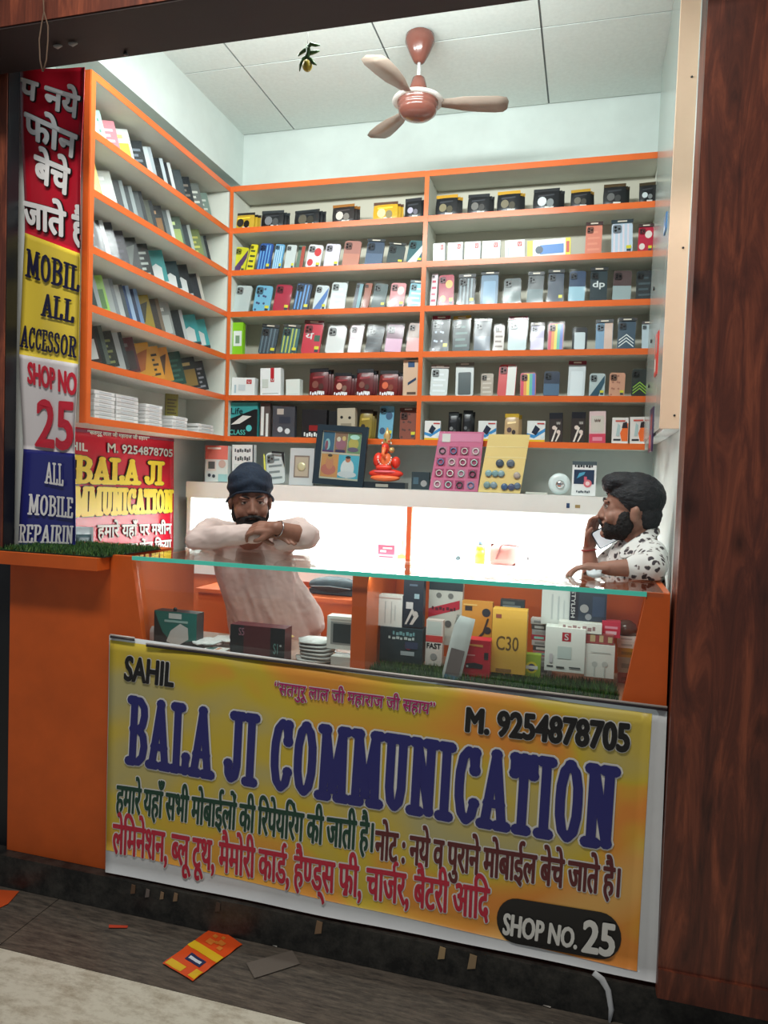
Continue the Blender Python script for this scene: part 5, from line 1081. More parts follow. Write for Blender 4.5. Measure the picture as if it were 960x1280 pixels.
case_box(730, 767, 806, 847, 2.37, (222, 226, 220), [('o', .34, .4, .10, (190, 196, 192)), ('r', .32, .05, .36, .4, (190, 196, 192)), ('o', .68, .42, .10, (190, 196, 192)), ('r', .66, .05, .7, .4, (190, 196, 192)), ('r', .2, .76, .85, .78, (180, 186, 182))], 'white earphone box right of the white logo box', d=.04, name='earphone_box')
case_box(731, 767, 793, 805, 2.375, (150, 70, 70), [('r', .18, .2, .36, .9, (190, 170, 130)), ('r', .5, .2, .64, .9, (190, 170, 130)), ('r', .8, .2, .95, .8, (190, 170, 130))], 'small maroon box lying on the white earphone box', d=.04, name='small_box')
zz = CZ
for i, (c, hh, lb) in enumerate([((150, 70, 60), .035, 'red brown box at the bottom right of the case'), ((170, 160, 140), .05, 'beige box above the red brown box'), ((196, 150, 50), .03, 'small yellow box under the white boxes'), ((224, 226, 222), .022, 'white box under the brown dome'), ((236, 238, 236), .016, 'thin white box touching the brown dome')]):
    Y = 2.47; x, _ = xat(786, zz, Y); m = MB(); m.box((-.034, 0, 0), (.034, .06, hh), cm(c, .5)); m.rect(-.024, hh*.3, .01, hh*.6, -.0005, cm(tuple(v*.8 for v in c))); o = m.build('small_box'); put(o, (x, Y, zz)); tag(o, lb, 'box'); zz += hh+.0004
m = MB(); m.lathe([(.036, 0), (.037, .018), (.030, .034), (.016, .044), (.003, .047)], pm('brown_plastic', (96, 60, 46), .2), n=24); x, _ = xat(783, zz, 2.50); o = m.build('speaker_dome'); o.location = (x-.002, 2.505, zz+.0005); tag(o, 'glossy brown dome on the white boxes at the right end', 'speaker')
# tilted clear pouch with a cable
p = at(562, 858, 2.255); h = at(572, 776, 2.255).z - p.z
r = empty('cable_pouch'); m = MB(); pillow(m, .062, h, .014, pm('milky_film', (206, 214, 212), .15, coat=.4)); m.build('pouch', r)
m = MB(); m.rect(-.022, h*.08, .022, h*.5, -.0088, cm((120, 110, 110))); m.rect(-.022, h*.02, .022, h*.1, -.0092, cm((70, 120, 150))); m.build('cable', r)
put(r, (p.x, 2.262, CZ+.003), .1, .08, .20); tag(r, 'tilted clear cable pouch leaning in front of the FAST box', 'pouch')

# ================================================================== FAN
M_FB = pm('fan_brown', (112, 66, 56), .25, coat=.3); M_FBL = pm('fan_blade', (150, 134, 122), .35)
fc = Vector((-.752, 3.03, 3.42))
fan = empty('ceiling_fan', fc, label='brown ceiling fan with pale hub ring hanging near the middle of the ceiling', cat='fan')
m = MB(); m.lathe([(.045, -.001), (.060, -.012), (.062, -.035), (.040, -.085), (.022, -.118), (.014, -.122)], M_FB, n=28); m.build('canopy', fan)
m = MB(); m.lathe([(.0075, -.115), (.0075, -.20)], cm((206, 204, 204), .3), n=12); m.build('rod', fan)
m = MB(); m.lathe([(.012, -.175), (.026, -.185), (.036, -.22), (.040, -.262)], M_FB, n=24); m.build('lower_canopy', fan)
mz = -.30
m = MB(); m.lathe([(.03, mz+.05), (.070, mz+.042), (.084, mz+.022), (.086, mz+.016), (.080, mz+.013), (.084, mz+.008), (.084, mz-.004), (.078, mz-.008), (.082, mz-.013), (.078, mz-.026), (.060, mz-.040), (.030, mz-.047), (.004, mz-.048)], M_FB, n=36); mo = m.build('motor', fan)
m = MB(); m.lathe([(.086, mz+.030), (.106, mz+.026), (.108, mz+.020), (.086, mz+.018)], cm((206, 200, 194), .3), n=32); m.build('hub_ring', mo)
for k, a0 in enumerate((15, 135, 255)):
    a = math.radians(a0); R = Matrix.Rotation(a, 4, 'Z')
    m = MB(); vs = []; N = 8
    out = [(.10, -.020, .022), (.14, -.03, .03), (.19, -.046, .044), (.26, -.054, .052), (.33, -.058, .052), (.365, -.05, .044), (.378, -.02, .02)]
    for s_ in (0, .003):
        for (rr_, y0, y1) in out:
            vs.append(R @ Vector((rr_, y0, mz+.022 + .012 + s_ - .012))); vs.append(R @ Vector((rr_, y1, mz+.022 - .010 + s_)))
    n = len(out); fs = []
    for i in range(n-1): fs += [(2*i, 2*i+1, 2*i+3, 2*i+2), (2*n+2*i, 2*n+2*i+2, 2*n+2*i+3, 2*n+2*i+1), (2*i, 2*i+2, 2*n+2*i+2, 2*n+2*i), (2*i+1, 2*n+2*i+1, 2*n+2*i+3, 2*i+3)]
    fs += [(0, 2*n, 2*n+1, 1), (2*n-2, 2*n-1, 4*n-1, 4*n-2)]
    m.add(vs, fs, M_FBL, True); m.build('blade', fan)

# ================================================================== CHARM, STRING, HANGING PACKS
cp = at(384, 72, 2.30)
ch = empty('lemon_chilli_charm', cp, label='small charm of green chillies and a yellow lime hanging from the beam', cat='charm')
m = MB(); m.tube([(0, 0, -.03), (0, 0, 3.0-cp.z+.05 if cp.z < 3.0 else .06)], .0012, cm((60, 60, 50)), 5); m.build('thread', ch)
m = MB(); m.ell((.001, 0, -.026), (.017, .017, .019), pm('lime_skin', (196, 170, 50), .4, noise=.25, nscale=40), 16, 12); m.build('lime', ch)
GC = pm('chilli_green', (58, 92, 46), .35)
for pts in ([(0, 0, .034), (.015, -.004, .040), (.03, -.004, .034), (.046, -.002, .033)], [(0, 0, .03), (-.012, .003, .026), (-.026, .003, .018), (-.034, .003, .010)], [(.004, 0, .012), (.016, .004, .016), (.03, .004, .018), (.042, .004, .019)], [(0, 0, .006), (-.012, -.004, -.006), (-.022, -.004, -.024), (-.024, -.004, -.044)], [(.004, 0, -.004), (.014, -.004, -.01), (.026, -.004, -.024), (.036, -.004, -.03)], [(0, 0, .04), (.004, 0, .02), (.0, 0, -.006)]):
    m = MB(); m.tube(pts, [.006, .0065, .005, .0015][:len(pts)] if len(pts) == 4 else [.007, .008, .007], GC, 8); m.build('chilli', ch)
sp = at(54, 44, 2.0)
m = MB(); X = at(56, 5, 1.985).x
pts = [at(px, py, 1.985) for px, py in ((54, -6), (55, 15), (52, 30), (49, 50), (50, 75), (53, 89))]; m.tube(pts, .0022, cm((92, 72, 56), .8), 6)
pts = [at(px, py, 1.985) for px, py in ((55, 15), (60, 32), (60, 50), (58, 75), (54, 89))]; m.tube(pts, .0022, cm((92, 72, 56), .8), 6)
tag(m.build('string_loop'), 'brown string loop hanging from the wooden beam at top left', 'string')
for px, py, lb in ((72, 56, 'pale dry leaf scrap stuck to the beam, left one'), (91, 53, 'grey curled scrap stuck to the beam, right one')):
    p = atz(px, py, 2.974); m = MB(); m.tube([p+Vector((-.015, 0, -.002)), p+Vector((0, 0, -.006)), p+Vector((.015, .004, -.002))], [.004, .008, .003], cm((150, 146, 140), .7), 6); tag(m.build('scrap'), lb, 'scrap')
p = at(157, 76, 2.2); m = MB(); m.lathe([(.008, 0), (.009, .004), (.005, .012)], M_BLACK, n=10); o = m.build('hook'); o.location = (p.x, 2.2, 2.966); tag(o, 'small dark hook under the wooden beam near the left shelf', 'hook')
for (px, py, Y, w_, h_, c, c2, lb) in ((833, 421, 2.95, .10, .16, (206, 60, 50), (226, 214, 206), 'red and white pack hanging on the mirrored cabinet door'), (818, 535, 3.02, .14, .17, (60, 46, 80), (206, 80, 80), 'purple and red pack hanging at the bottom of the cabinet door'), (836, 268, 2.85, .08, .06, (90, 140, 196), (226, 230, 234), 'small blue and white pack stuck high on the cabinet door')):
    r = empty('hanging_pack'); m = MB(); m.box((-w_/2, 0, 0), (w_/2, .006, h_), cm(c, .3)); m.rect(-w_*.36, h_*.1, w_*.1, h_*.4, -.0005, cm(c2)); m.rect(-w_*.1, h_*.5, w_*.36, h_*.85, -.0005, cm(tuple(v*.7 for v in c2))); m.build('pack', r)
    p = atx(px, py, .236); put(r, (.232, Y, p.z-h_/2), math.radians(-90)); tag(r, lb, 'pack')

# ================================================================== LITTER ON THE FLOOR
A = [atz(px, py, .004) for px, py in ((203, 1204), (268, 1158), (303, 1180), (241, 1226))]
def lit(name, quad_, z, nx, nz, col, label, cat, wob=.002, parent=None):
    m = MB(); vs = []; Nn = (nx+1)*(nz+1)
    for l in (.0008, 0):
        for j in range(nz+1):
            for i in range(nx+1):
                a, b = i/nx, j/nz; p = (quad_[0]*(1-a)+quad_[1]*a)*(1-b) + (quad_[3]*(1-a)+quad_[2]*a)*b
                vs.append((p.x, p.y, z + l + wob*(1+noise.noise(Vector((p.x*30, p.y*30, 0))))))
    fs = []
    for j in range(nz):
        for i in range(nx): a = j*(nx+1)+i; fs += [(a, a+1, a+nx+2, a+nx+1), (Nn+a, Nn+a+nx+1, Nn+a+nx+2, Nn+a+1)]
    m.add(vs, fs, col, True); o = m.build(name, parent)
    if label: tag(o, label, cat)
    return o
def sub(Q, a0, b0, a1, b1):
    f = lambda a, b: (Q[0]*(1-a)+Q[1]*a)*(1-b) + (Q[3]*(1-a)+Q[2]*a)*b
    return [f(a0, b0), f(a1, b0), f(a1, b1), f(a0, b1)]
w_ = empty('snack_wrapper', label='torn orange and yellow snack wrapper lying on the dark granite', cat='wrapper')
fo = lambda n_, c: pm(n_, c, .25, coat=.3)
lit('foil', A, .001, 14, 8, fo('foil_orange', (232, 86, 34)), None, None, .003, w_)
lit('yellow_band', sub(A, .46, .0, .60, 1.0), .0022, 6, 8, fo('foil_yellow', (236, 190, 40)), None, None, .003, w_)
lit('yellow_corner', sub(A, .02, .05, .14, .55), .0022, 4, 4, fo('foil_yellow', (236, 190, 40)), None, None, .003, w_)
lit('yellow_corner', sub(A, .03, .78, .20, .99), .0022, 4, 4, fo('foil_yellow', (236, 190, 40)), None, None, .003, w_)
lit('blue_mark', sub(A, .24, .30, .38, .80), .0022, 4, 5, cm((40, 50, 90), .3), None, None, .003, w_)
lit('white_mark', sub(A, .28, .36, .33, .74), .0030, 3, 5, cm((220, 226, 232), .3), None, None, .003, w_)
for (a, b, s_) in ((.72, .35, .10), (.80, .6, .09), (.70, .7, .07), (.85, .3, .06), (.9, .5, .05), (.76, .5, .05)):
    lit('food_picture', sub(A, a-s_/2, b-s_, a+s_/2, b+s_), .0024+s_*.004, 3, 3, cm((206+int(s_*200), 130, 50), .35), None, None, .003, w_)
lit('paper_scrap', [atz(px, py, .002) for px, py in ((308, 1204), (365, 1188), (375, 1205), (318, 1223))], .001, 6, 4, pm('clear_scrap', (112, 104, 96), .3), 'translucent grey scrap lying right of the snack wrapper', 'scrap', .001)
lit('orange_scrap', [atz(px, py, .002) for px, py in ((-8, 1112), (24, 1114), (10, 1130), (-8, 1138))], .001, 4, 3, cm((206, 84, 36), .5), 'orange plastic scrap at the left edge of the floor', 'scrap', .001)
lit('orange_strip', [atz(px, py, .002) for px, py in ((136, 1156), (160, 1157), (159, 1160), (136, 1160))], .001, 4, 2, cm((196, 70, 44), .5), 'thin orange red strip on the granite floor', 'scrap', .001)
lit('white_chip', [atz(px, py, .002) for px, py in ((337, 1177), (347, 1181), (346, 1184), (336, 1180))], .001, 3, 2, cm((206, 204, 196), .5), 'tiny white chip above the translucent scrap', 'scrap', .001)
lit('white_scrap', [atz(px, py, .002) for px, py in ((668, 1250), (690, 1256), (688, 1260), (672, 1254))], .001, 3, 2, cm((196, 190, 182), .5), 'white scrap on the floor below the banner', 'scrap', .001)
for i, (px, py, s_, lb) in enumerate([(166, 1112, 10, 'brown dry flake on the plinth, leftmost'), (184, 1117, 9, 'grey flake on the plinth beside the leftmost'), (202, 1120, 8, 'tan flake with white spot on the plinth'), (219, 1122, 9, 'tan flake, fourth along the plinth'), (272, 1134, 10, 'dark flake below the hindi lettering'), (398, 1160, 13, 'tan sliver hanging below the banner'), (552, 1192, 12, 'beige tape piece hanging under the banner'), (590, 1203, 14, 'beige tape piece right of the first one')]):
    p = at(px, py, 2.168); k = s_/909*2.3; m = MB(); m.prism([(-k*.4, -k*.7), (k*.3, -k*.5), (k*.4, k*.6), (-k*.2, k*.7)], 0, .002, cm(((110, 84, 62), (120, 110, 104), (150, 124, 96), (146, 120, 92), (80, 66, 56), (140, 112, 84), (176, 150, 110), (160, 136, 104))[i], .7)); o = m.build('flake'); o.location = (p.x, 2.1685, p.z); tag(o, lb, 'flake')
m = MB(); pts = [at(px, py, 2.165) for px, py in ((742, 1216), (752, 1224), (760, 1238), (764, 1262), (761, 1284))]
for s_ in range(len(pts)-1):
    pass
m.tube(pts, [.010, .011, .009, .008, .002], M_FLEXW, 6); m.v = [(x, 2.165+(y-2.165)*.25, z) for x, y, z in m.v]; tag(m.build('torn_strip'), 'curled torn white strip dangling from the lower right of the banner', 'strip')

# ================================================================== PEOPLE
def fuse(mb, name, parent, mat, voxel=.004, smooth=6, disp=None, keep=None):
    """grow one continuous surface from overlapping volumes"""
    me = mb.mesh(name); o = bpy.data.objects.new(name, me); COL.objects.link(o)
    r = o.modifiers.new('r', 'REMESH'); r.mode = 'VOXEL'; r.voxel_size = voxel; r.use_smooth_shade = True
    s_ = o.modifiers.new('s', 'SMOOTH'); s_.factor = .5; s_.iterations = smooth
    dg = bpy.context.evaluated_depsgraph_get(); me2 = bpy.data.meshes.new_from_object(o.evaluated_get(dg))
    bpy.data.objects.remove(o); me2.name = name
    if disp:
        nn = [v.normal.copy() for v in me2.vertices]
        for v, n in zip(me2.vertices, nn): v.co += n*disp(v.co)
    if keep:
        bm = bmesh.new(); bm.from_mesh(me2)
        bmesh.ops.delete(bm, geom=[v for v in bm.verts if not keep(v.co)], context='VERTS'); bm.to_mesh(me2); bm.free()
    me2.materials.clear(); me2.materials.append(mat)
    me2.polygons.foreach_set('use_smooth', [True]*len(me2.polygons)); me2.polygons.foreach_set('material_index', [0]*len(me2.polygons))
    return link(name, me2, parent)
X_ = cm((128, 128, 128))
def cap(m, a, b, ra, rb, n=16):
    """tapered limb with round ends"""
    a, b = Vector(a), Vector(b); d = b-a; L = d.length or 1e-6; u = d/L; pts = []; rs = []
    for k in range(5): t = PI/2*(k/4); pts.append(a-u*ra*math.cos(t)); rs.append(max(ra*math.sin(t), .0008))
    for k in range(5): t = PI/2*(k/4); pts.append(b+u*rb*math.sin(t)); rs.append(max(rb*math.cos(t), .0008))
    m.tube(pts, rs, X_, n)
def chain(m, pts, rs, n=14):
    for i in range(len(pts)-1): cap(m, pts[i], pts[i+1], rs[i], rs[i+1], n)
class Frame:
    def __init__(s, o, rz, rx=0.0, ry=0.0): s.o = Vector(o); s.R = Matrix.Rotation(rz, 3, 'Z') @ Matrix.Rotation(ry, 3, 'Y') @ Matrix.Rotation(rx, 3, 'X')
    def __call__(s, x, y, z): return s.o + s.R @ Vector((x, y, z))
    def inv(s, p): return s.R.inverted() @ (Vector(p) - s.o)
def head_volumes(m, F, beard=False):
    E = lambda c, r, n=18: m.ell(F(*c), r, X_, n, 12, F.R)
    E((0, .012, .035), (.076, .096, .092)); E((0, -.012, -.030), (.069, .078, .070)); E((0, .018, -.030), (.070, .060, .060)); E((0, -.040, -.078), (.040, .046, .034)); E((0, -.062, -.004), (.052, .030, .045))
    for s_ in (-1, 1):
        E((s_*.040, -.062, -.030), (.024, .022, .024)); E((s_*.079, .012, -.012), (.008, .016, .027)); E((s_*.083, .018, .004), (.007, .012, .016)); E((s_*.028, -.082, .024), (.024, .012, .008))
    chain(m, [F(0, -.084, .012), F(0, -.095, -.014), F(0, -.099, -.028)], [.008, .010, .0125]); 
    for s_ in (-1, 1): E((s_*.012, -.090, -.033), (.009, .012, .008))
    E((0, -.086, -.056), (.026, .012, .007)); E((0, -.084, -.067), (.023, .012, .008)); E((0, -.078, -.094), (.022, .018, .016))
def face_parts(F, root, skin_dark, iris=(40, 26, 20), look=0.0):
    for s_ in (-1, 1):
        m = MB(); m.ell(F(s_*.030, -.080, .006), (.0125, .0095, .0085), cm((206, 200, 194), .25), 14, 10, F.R); e = m.build('eye', root)
        m = MB(); m.ell(F(s_*.030+look, -.0875, .006), (.0058, .003, .0062), cm(iris, .2), 12, 8, F.R); m.build('iris', e)
        m = MB(); m.tube([F(s_*.030-.014, -.0825, .006), F(s_*.030-.006, -.0895, .0125), F(s_*.030+.006, -.0895, .0125), F(s_*.030+.014, -.0825, .006)], [.0025, .0038, .0038, .0025], skin_dark, 8); m.build('eyelid', root)
        m = MB(); m.tube([F(s_*.012, -.0925, .022), F(s_*.026, -.0925, .029), F(s_*.040, -.084, .028), F(s_*.050, -.074, .022)], [.003, .0045, .0038, .0018], cm((26, 20, 20), .8), 8); m.build('eyebrow', root)
def hand_volumes(m, wrist, F, curl, side=1, s=1.0, spread=.0):
    """F: frame whose -y is the direction of the fingers, x across the knuckles, z the back of the hand"""
    chain(m, [wrist, F(0, -.01*s, 0)], [.024*s, .026*s])
    for x in (-.028, -.010, .010, .028): cap(m, F(x*s*.75, .0, 0), F(x*s, -.070*s, .002), .015*s, .0125*s, 10)
    Ls = ((.040, .025, .020), (.046, .029, .021), (.043, .027, .020), (.034, .021, .018))
    for k, x in enumerate((-.030, -.010, .010, .029)):
        p = Vector((x*s, -.072*s, .002)); a = curl[0]; pts = [F(*p)]; rs = [.0098*s]
        for j, L in enumerate(Ls[k] if side > 0 else Ls[3-k]):
            d = Vector((x*spread, -math.cos(a), -math.sin(a))); p = p + d*L*s; pts.append(F(*p)); rs.append((.0088-.0008*j)*s); a += curl[1+j] if j < 2 else 0
        chain(m, pts, rs, 10)
    sx = -side
    chain(m, [F(sx*.024*s, -.008*s, -.004*s), F(sx*.046*s, -.034*s, -.014*s), F(sx*.050*s, -.060*s, -.024*s), F(sx*.044*s, -.080*s, -.032*s)], [.015*s, .012*s, .0105*s, .0085*s], 10)
SKIN1 = pm('skin_warm_brown', (150, 106, 88), .5, noise=.10, nscale=30); SKIN1D = pm('skin_dark_brown', (112, 76, 64), .55)  # the second is a darker brown skin for eyelids
SKIN2 = pm('skin_tan', (166, 122, 104), .5, noise=.10, nscale=30)

# ---- the man leaning on the counter
H1 = Frame(at(313, 626.5, 2.655), math.radians(31), math.radians(5), math.radians(-2))
b1 = empty('person', (H1.o.x, 2.86, .118)); b1.location = (0, 0, 0)
tag(b1, 'man in navy turban and pale pink kurta leaning folded arms on the glass counter', 'person')
RS, LS = at(266, 664, 2.79), at(370, 664, 2.83)
RE, LE = at(247, 675, 2.50), at(380, 669, 2.53)
RW, LW = at(322, 667, 2.475), at(345, 660, 2.43)
HIP = at(345, 800, 2.95); CH = at(318, 705, 2.87)
m = MB(); head_volumes(m, H1)
chain(m, [H1(0, .03, -.06), H1(0, .05, -.12), (CH.x, 2.86, CH.z+.10)], [.055, .056, .075])
chain(m, [CH, HIP], [.11, .12]); chain(m, [CH+Vector((0, 0, .06)), RS], [.08, .05]); chain(m, [CH+Vector((0, 0, .06)), LS], [.08, .05])
chain(m, [RS, RE, RW], [.046, .038, .027]); chain(m, [LS, LE, LW], [.046, .036, .025])
fr = Frame(RW, math.atan2((LE-RW).x, -(LE-RW).y), 0, 0); hand_volumes(m, RW, Frame(RW+Vector((.012, .02, -.004)), math.radians(80)), (.2, .2, .2), 1, .9)
# left hand laid over the right sleeve, fingers curling down over it
d = (at(318, 661, 2.425)-LW); hf = Frame(LW+d*.12, math.atan2(d.x, -d.y), math.radians(4), math.radians(38)); hand_volumes(m, LW, hf, (.35, .6, .5), -1, .86)
for s_ in (-.1, .1): chain(m, [HIP+Vector((s_, 0, -.05)), (HIP.x+s_*1.05, 2.93, .60), (HIP.x+s_*1.1, 2.97, .19)], [.09, .062, .045]); chain(m, [(HIP.x+s_*1.1, 2.97, .165), (HIP.x+s_*1.2, 2.84, .15)], [.04, .03])
fuse(m, 'body', b1, SKIN1, .0042, 4)
face_parts(H1, b1, SKIN1D)
HAIR = pm('black_hair', (22, 20, 22), .75, noise=.4, nscale=120, bump=.6)
m = MB(); m.ell(H1(0, -.034, -.076), (.058, .068, .050), X_, 20, 12, H1.R)
for s_ in (-1, 1): m.ell(H1(s_*.062, -.002, -.046), (.013, .030, .038), X_, 14, 10, H1.R)
fuse(m, 'beard', b1, HAIR, .004, 2, lambda c: .003*noise.noise(c*120))
m = MB()
for s_ in (-1, 1): m.tube([H1(0, -.103, -.048), H1(s_*.014, -.102, -.050), H1(s_*.030, -.092, -.058)], [.006, .0075, .003], HAIR, 8)
m.build('moustache', b1)
m = MB(); m.ell(H1(0, .016, .062), (.091, .112, .086), X_, 28, 18, H1.R); m.ell(H1(.0, .03, .085), (.074, .082, .072), X_, 20, 12, H1.R); m.ell(H1(0, .05, .02), (.080, .074, .07), X_, 20, 12, H1.R)
def tkeep(c):
    p = H1.inv(c); return p.z > (.050 - .022*(abs(p.x)/.08)**2 - max(0, (p.y+.07))*.42 if p.y < .09 else -.04)
fuse(m, 'turban', b1, pm('navy_cloth', (22, 40, 62), .85, noise=.25, nscale=90, bump=.3), .004, 5, lambda c: .0022*math.sin(H1.inv(c).z*150 + abs(H1.inv(c).x)*70) + .002*noise.noise(c*25), tkeep)
m = MB(); pts = [H1(.092*math.cos(a), .016-.113*math.sin(a), .050-.022*math.cos(a)**2-max(0, .07-.113*math.sin(a)+.016)*.36) for a in [PI*k/14 for k in range(15)]]; m.tube(pts, .0045, pm('navy_cloth', (22, 40, 62), .85), 8); m.build('turban_band', b1)
# kurta
def folds(c):
    r_ = abs(noise.noise(Vector((c.x*22+c.z*5, c.y*14, c.z*6))))
    return .005*noise.noise(c*10) + .010*(.35-r_) + .0035*abs(noise.noise(c*34)) - .002 if c.z < 1.27 else .006*noise.noise(c*14) + .007*(.3-abs(noise.noise(Vector((c.x*16, c.y*26, c.z*40))))) - .001
m = MB()
for q in (-.055, 0, .055): q_ = Vector((q, 0, 0)); chain(m, [CH+q_+Vector((0, 0, .05)), CH+q_, at(330, 745, 2.90)+q_, HIP+q_*1.2+Vector((0, 0, .02))], [.115, .125, .125, .14])
chain(m, [HIP, HIP+Vector((0, .0, -.25))], [.15, .18])
chain(m, [at(360, 735, 2.90), at(384, 766, 2.93), at(392, 782, 2.93)], [.07, .06, .05])
chain(m, [CH+Vector((0, 0, .07)), RS+Vector((0, 0, -.005))], [.10, .066]); chain(m, [CH+Vector((0, 0, .07)), LS+Vector((0, 0, -.005))], [.10, .066])
chain(m, [RS, RE, at(288, 669, 2.475), RW+Vector((-.006, 0, 0))], [.062, .048, .042, .037]); chain(m, [LS, LE+Vector((.006, .0, 0))], [.062, .048])
chain(m, [LE+Vector((.01, .03, -.004)), at(352, 678, 2.50)], [.046, .036]); m.ell(LE+Vector((-.012, -.006, .004)), (.040, .036, .040), X_, 14, 10)
kz = 1.262
KUR = pm('pale_pink_cotton', (222, 202, 196), .85, noise=.08, nscale=9, bump=.15)
def kk(c): return folds(c)
ko = fuse(m, 'kurta', b1, KUR, .0055, 4, kk)
for v in ko.data.vertices:
    if v.co.y < 2.67 and v.co.z < kz and v.co.z > 1.1: v.co.z = kz
m = MB(); m.tube([LE+Vector((-.035+.032*0, -.028, -.034)), LE+Vector((-.043, -.036, 0)), LE+Vector((-.04, -.02, .036)), LE+Vector((-.03, .02, .04))], .006, KUR, 8); m.build('rolled_cuff', b1)
m = MB(); cpts = [H1(.062*math.cos(a), .045-.062*math.sin(a), -.128+.012*math.sin(a)) for a in [2*PI*k/18 for k in range(19)]]; m.tube(cpts, .010, KUR, 8, cap=False); m.build('collar', b1)
m = MB(); u = (LE-LW).normalized(); c0 = LW+u*.012; a1 = u.cross(Vector((0, 0, 1))).normalized(); a2 = u.cross(a1)
m.tube([c0+(a1*math.cos(t*PI/8)+a2*math.sin(t*PI/8))*.030 for t in range(17)], .0028, pm('steel', (200, 200, 205), .2, metal=1), 8, cap=False); br = m.build('bracelet', b1)
TR = pm('dark_trousers', (48, 50, 60), .85)
m = MB()
for s_ in (-.1, .1): chain(m, [HIP+Vector((s_, 0, -.05)), (HIP.x+s_*1.05, 2.93, .60), (HIP.x+s_*1.1, 2.97, .24)], [.10, .08, .065])
fuse(m, 'trousers', b1, TR, .01, 2)

# ---- the man on the phone
H2 = Frame(at(788, 637, 2.715), math.radians(-92), math.radians(-3), math.radians(3))
b2 = empty('person'); tag(b2, 'bearded man in white floral print shirt talking on a phone at the right', 'person')
NK = H2(0, .055, -.13); CH2 = at(796, 728, 2.75); HIP2 = Vector((CH2.x+.0, 2.78, .95))
LS2, RS2 = at(812, 697, 2.62), Vector((CH2.x-.02, 2.92, at(812, 697, 2.62).z))
LE2 = at(812, 727, 2.48); LE2.z = max(LE2.z, 1.30); LW2 = at(762, 722, 2.46); LW2.z = 1.292
RE2 = at(739, 724, 2.83); RW2 = at(736, 686, 2.83)
m = MB(); head_volumes(m, H2)
chain(m, [H2(0, .025, -.05), NK, CH2+Vector((0, 0, .10))], [.054, .056, .08]); chain(m, [CH2, HIP2], [.10, .11])
chain(m, [CH2+Vector((0, 0, .04)), LS2], [.07, .045]); chain(m, [CH2+Vector((0, 0, .04)), RS2], [.07, .045])
chain(m, [LS2, LE2, LW2], [.043, .036, .025]); chain(m, [RS2, RE2, RW2], [.043, .036, .024])
hand_volumes(m, LW2, Frame(LW2+Vector((-.012, 0, 0)), math.radians(-92), math.radians(0)), (.3, .4, .4), 1, .85)
up = Matrix.Rotation(math.radians(-8), 3, 'Y')
hf2 = Frame(RW2+Vector((.004, 0, .014)), 0); hf2.R = Matrix(((.25, -.22, -.94), (-.93, .2, -.3), (.25, -.95, .16))); 
# fingers point up (local -y -> world +z), palm towards the face
fz = Vector((.10, -.04, 1)).normalized(); zb = Vector((-.75, .66, 0)).normalized(); xb = (-fz).cross(zb).normalized(); zb = xb.cross(-fz).normalized()
hf2.R = Matrix((xb, -fz, zb)).transposed(); hand_volumes(m, RW2, hf2, (.15, .7, .6), 1, .84)
for s_ in (-.1, .1): chain(m, [HIP2+Vector((0, s_, -.05)), (HIP2.x-.02, 2.78+s_*1.05, .58), (HIP2.x, 2.78+s_*1.1, .19)], [.085, .06, .045]); chain(m, [(HIP2.x, 2.78+s_*1.1, .165), (HIP2.x-.12, 2.78+s_*1.2, .15)], [.04, .03])
fuse(m, 'body', b2, SKIN2, .0042, 4)
face_parts(H2, b2, SKIN1D)
# beard
m = MB(); m.ell(H2(0, -.034, -.070), (.062, .060, .042), X_, 20, 12, H2.R); m.ell(H2(0, -.062, -.090), (.034, .028, .024), X_, 14, 10, H2.R)
for s_ in (-1, 1): m.ell(H2(s_*.062, -.014, -.046), (.014, .030, .046), X_, 14, 10, H2.R)
fuse(m, 'beard', b2, HAIR, .004, 2, lambda c: .003*noise.noise(c*130), lambda c: not (abs(H2.inv(c).x) < .045 and H2.inv(c).y < -.085 and H2.inv(c).z > -.07))
m = MB()
for s_ in (-1, 1): m.tube([H2(0, -.102, -.047), H2(s_*.016, -.100, -.050), H2(s_*.030, -.090, -.064)], [.005, .006, .004], HAIR, 8)
m.build('moustache', b2)
m = MB(); m.ell(H2(0, .014, .046), (.083, .101, .088), X_, 26, 16, H2.R); m.ell(H2(0, -.030, .094), (.066, .078, .038), X_, 20, 12, H2.R); m.ell(H2(0, -.072, .080), (.054, .034, .030), X_, 16, 10, H2.R); m.ell(H2(0, .050, -.012), (.070, .058, .068), X_, 18, 12, H2.R)
def hk(c):
    p = H2.inv(c)
    if p.y < -.045: return p.z > .046 + .006*math.sin(p.x*70)
    if p.y < .0: return p.z > .034 - (p.y+.045)*.9
    if p.y < .035: return p.z > .012 - p.y*.3
    return p.z > -.09
HAIR2 = pm('dark_hair', (30, 34, 42), .6, noise=.45, nscale=60, stretch=(1, 3, 3), bump=.5)
fuse(m, 'hair', b2, HAIR2, .004, 2, lambda c: .0022*noise.noise(Vector((c.x*50, c.y*90, c.z*70))) + .0012*noise.noise(c*200), hk)
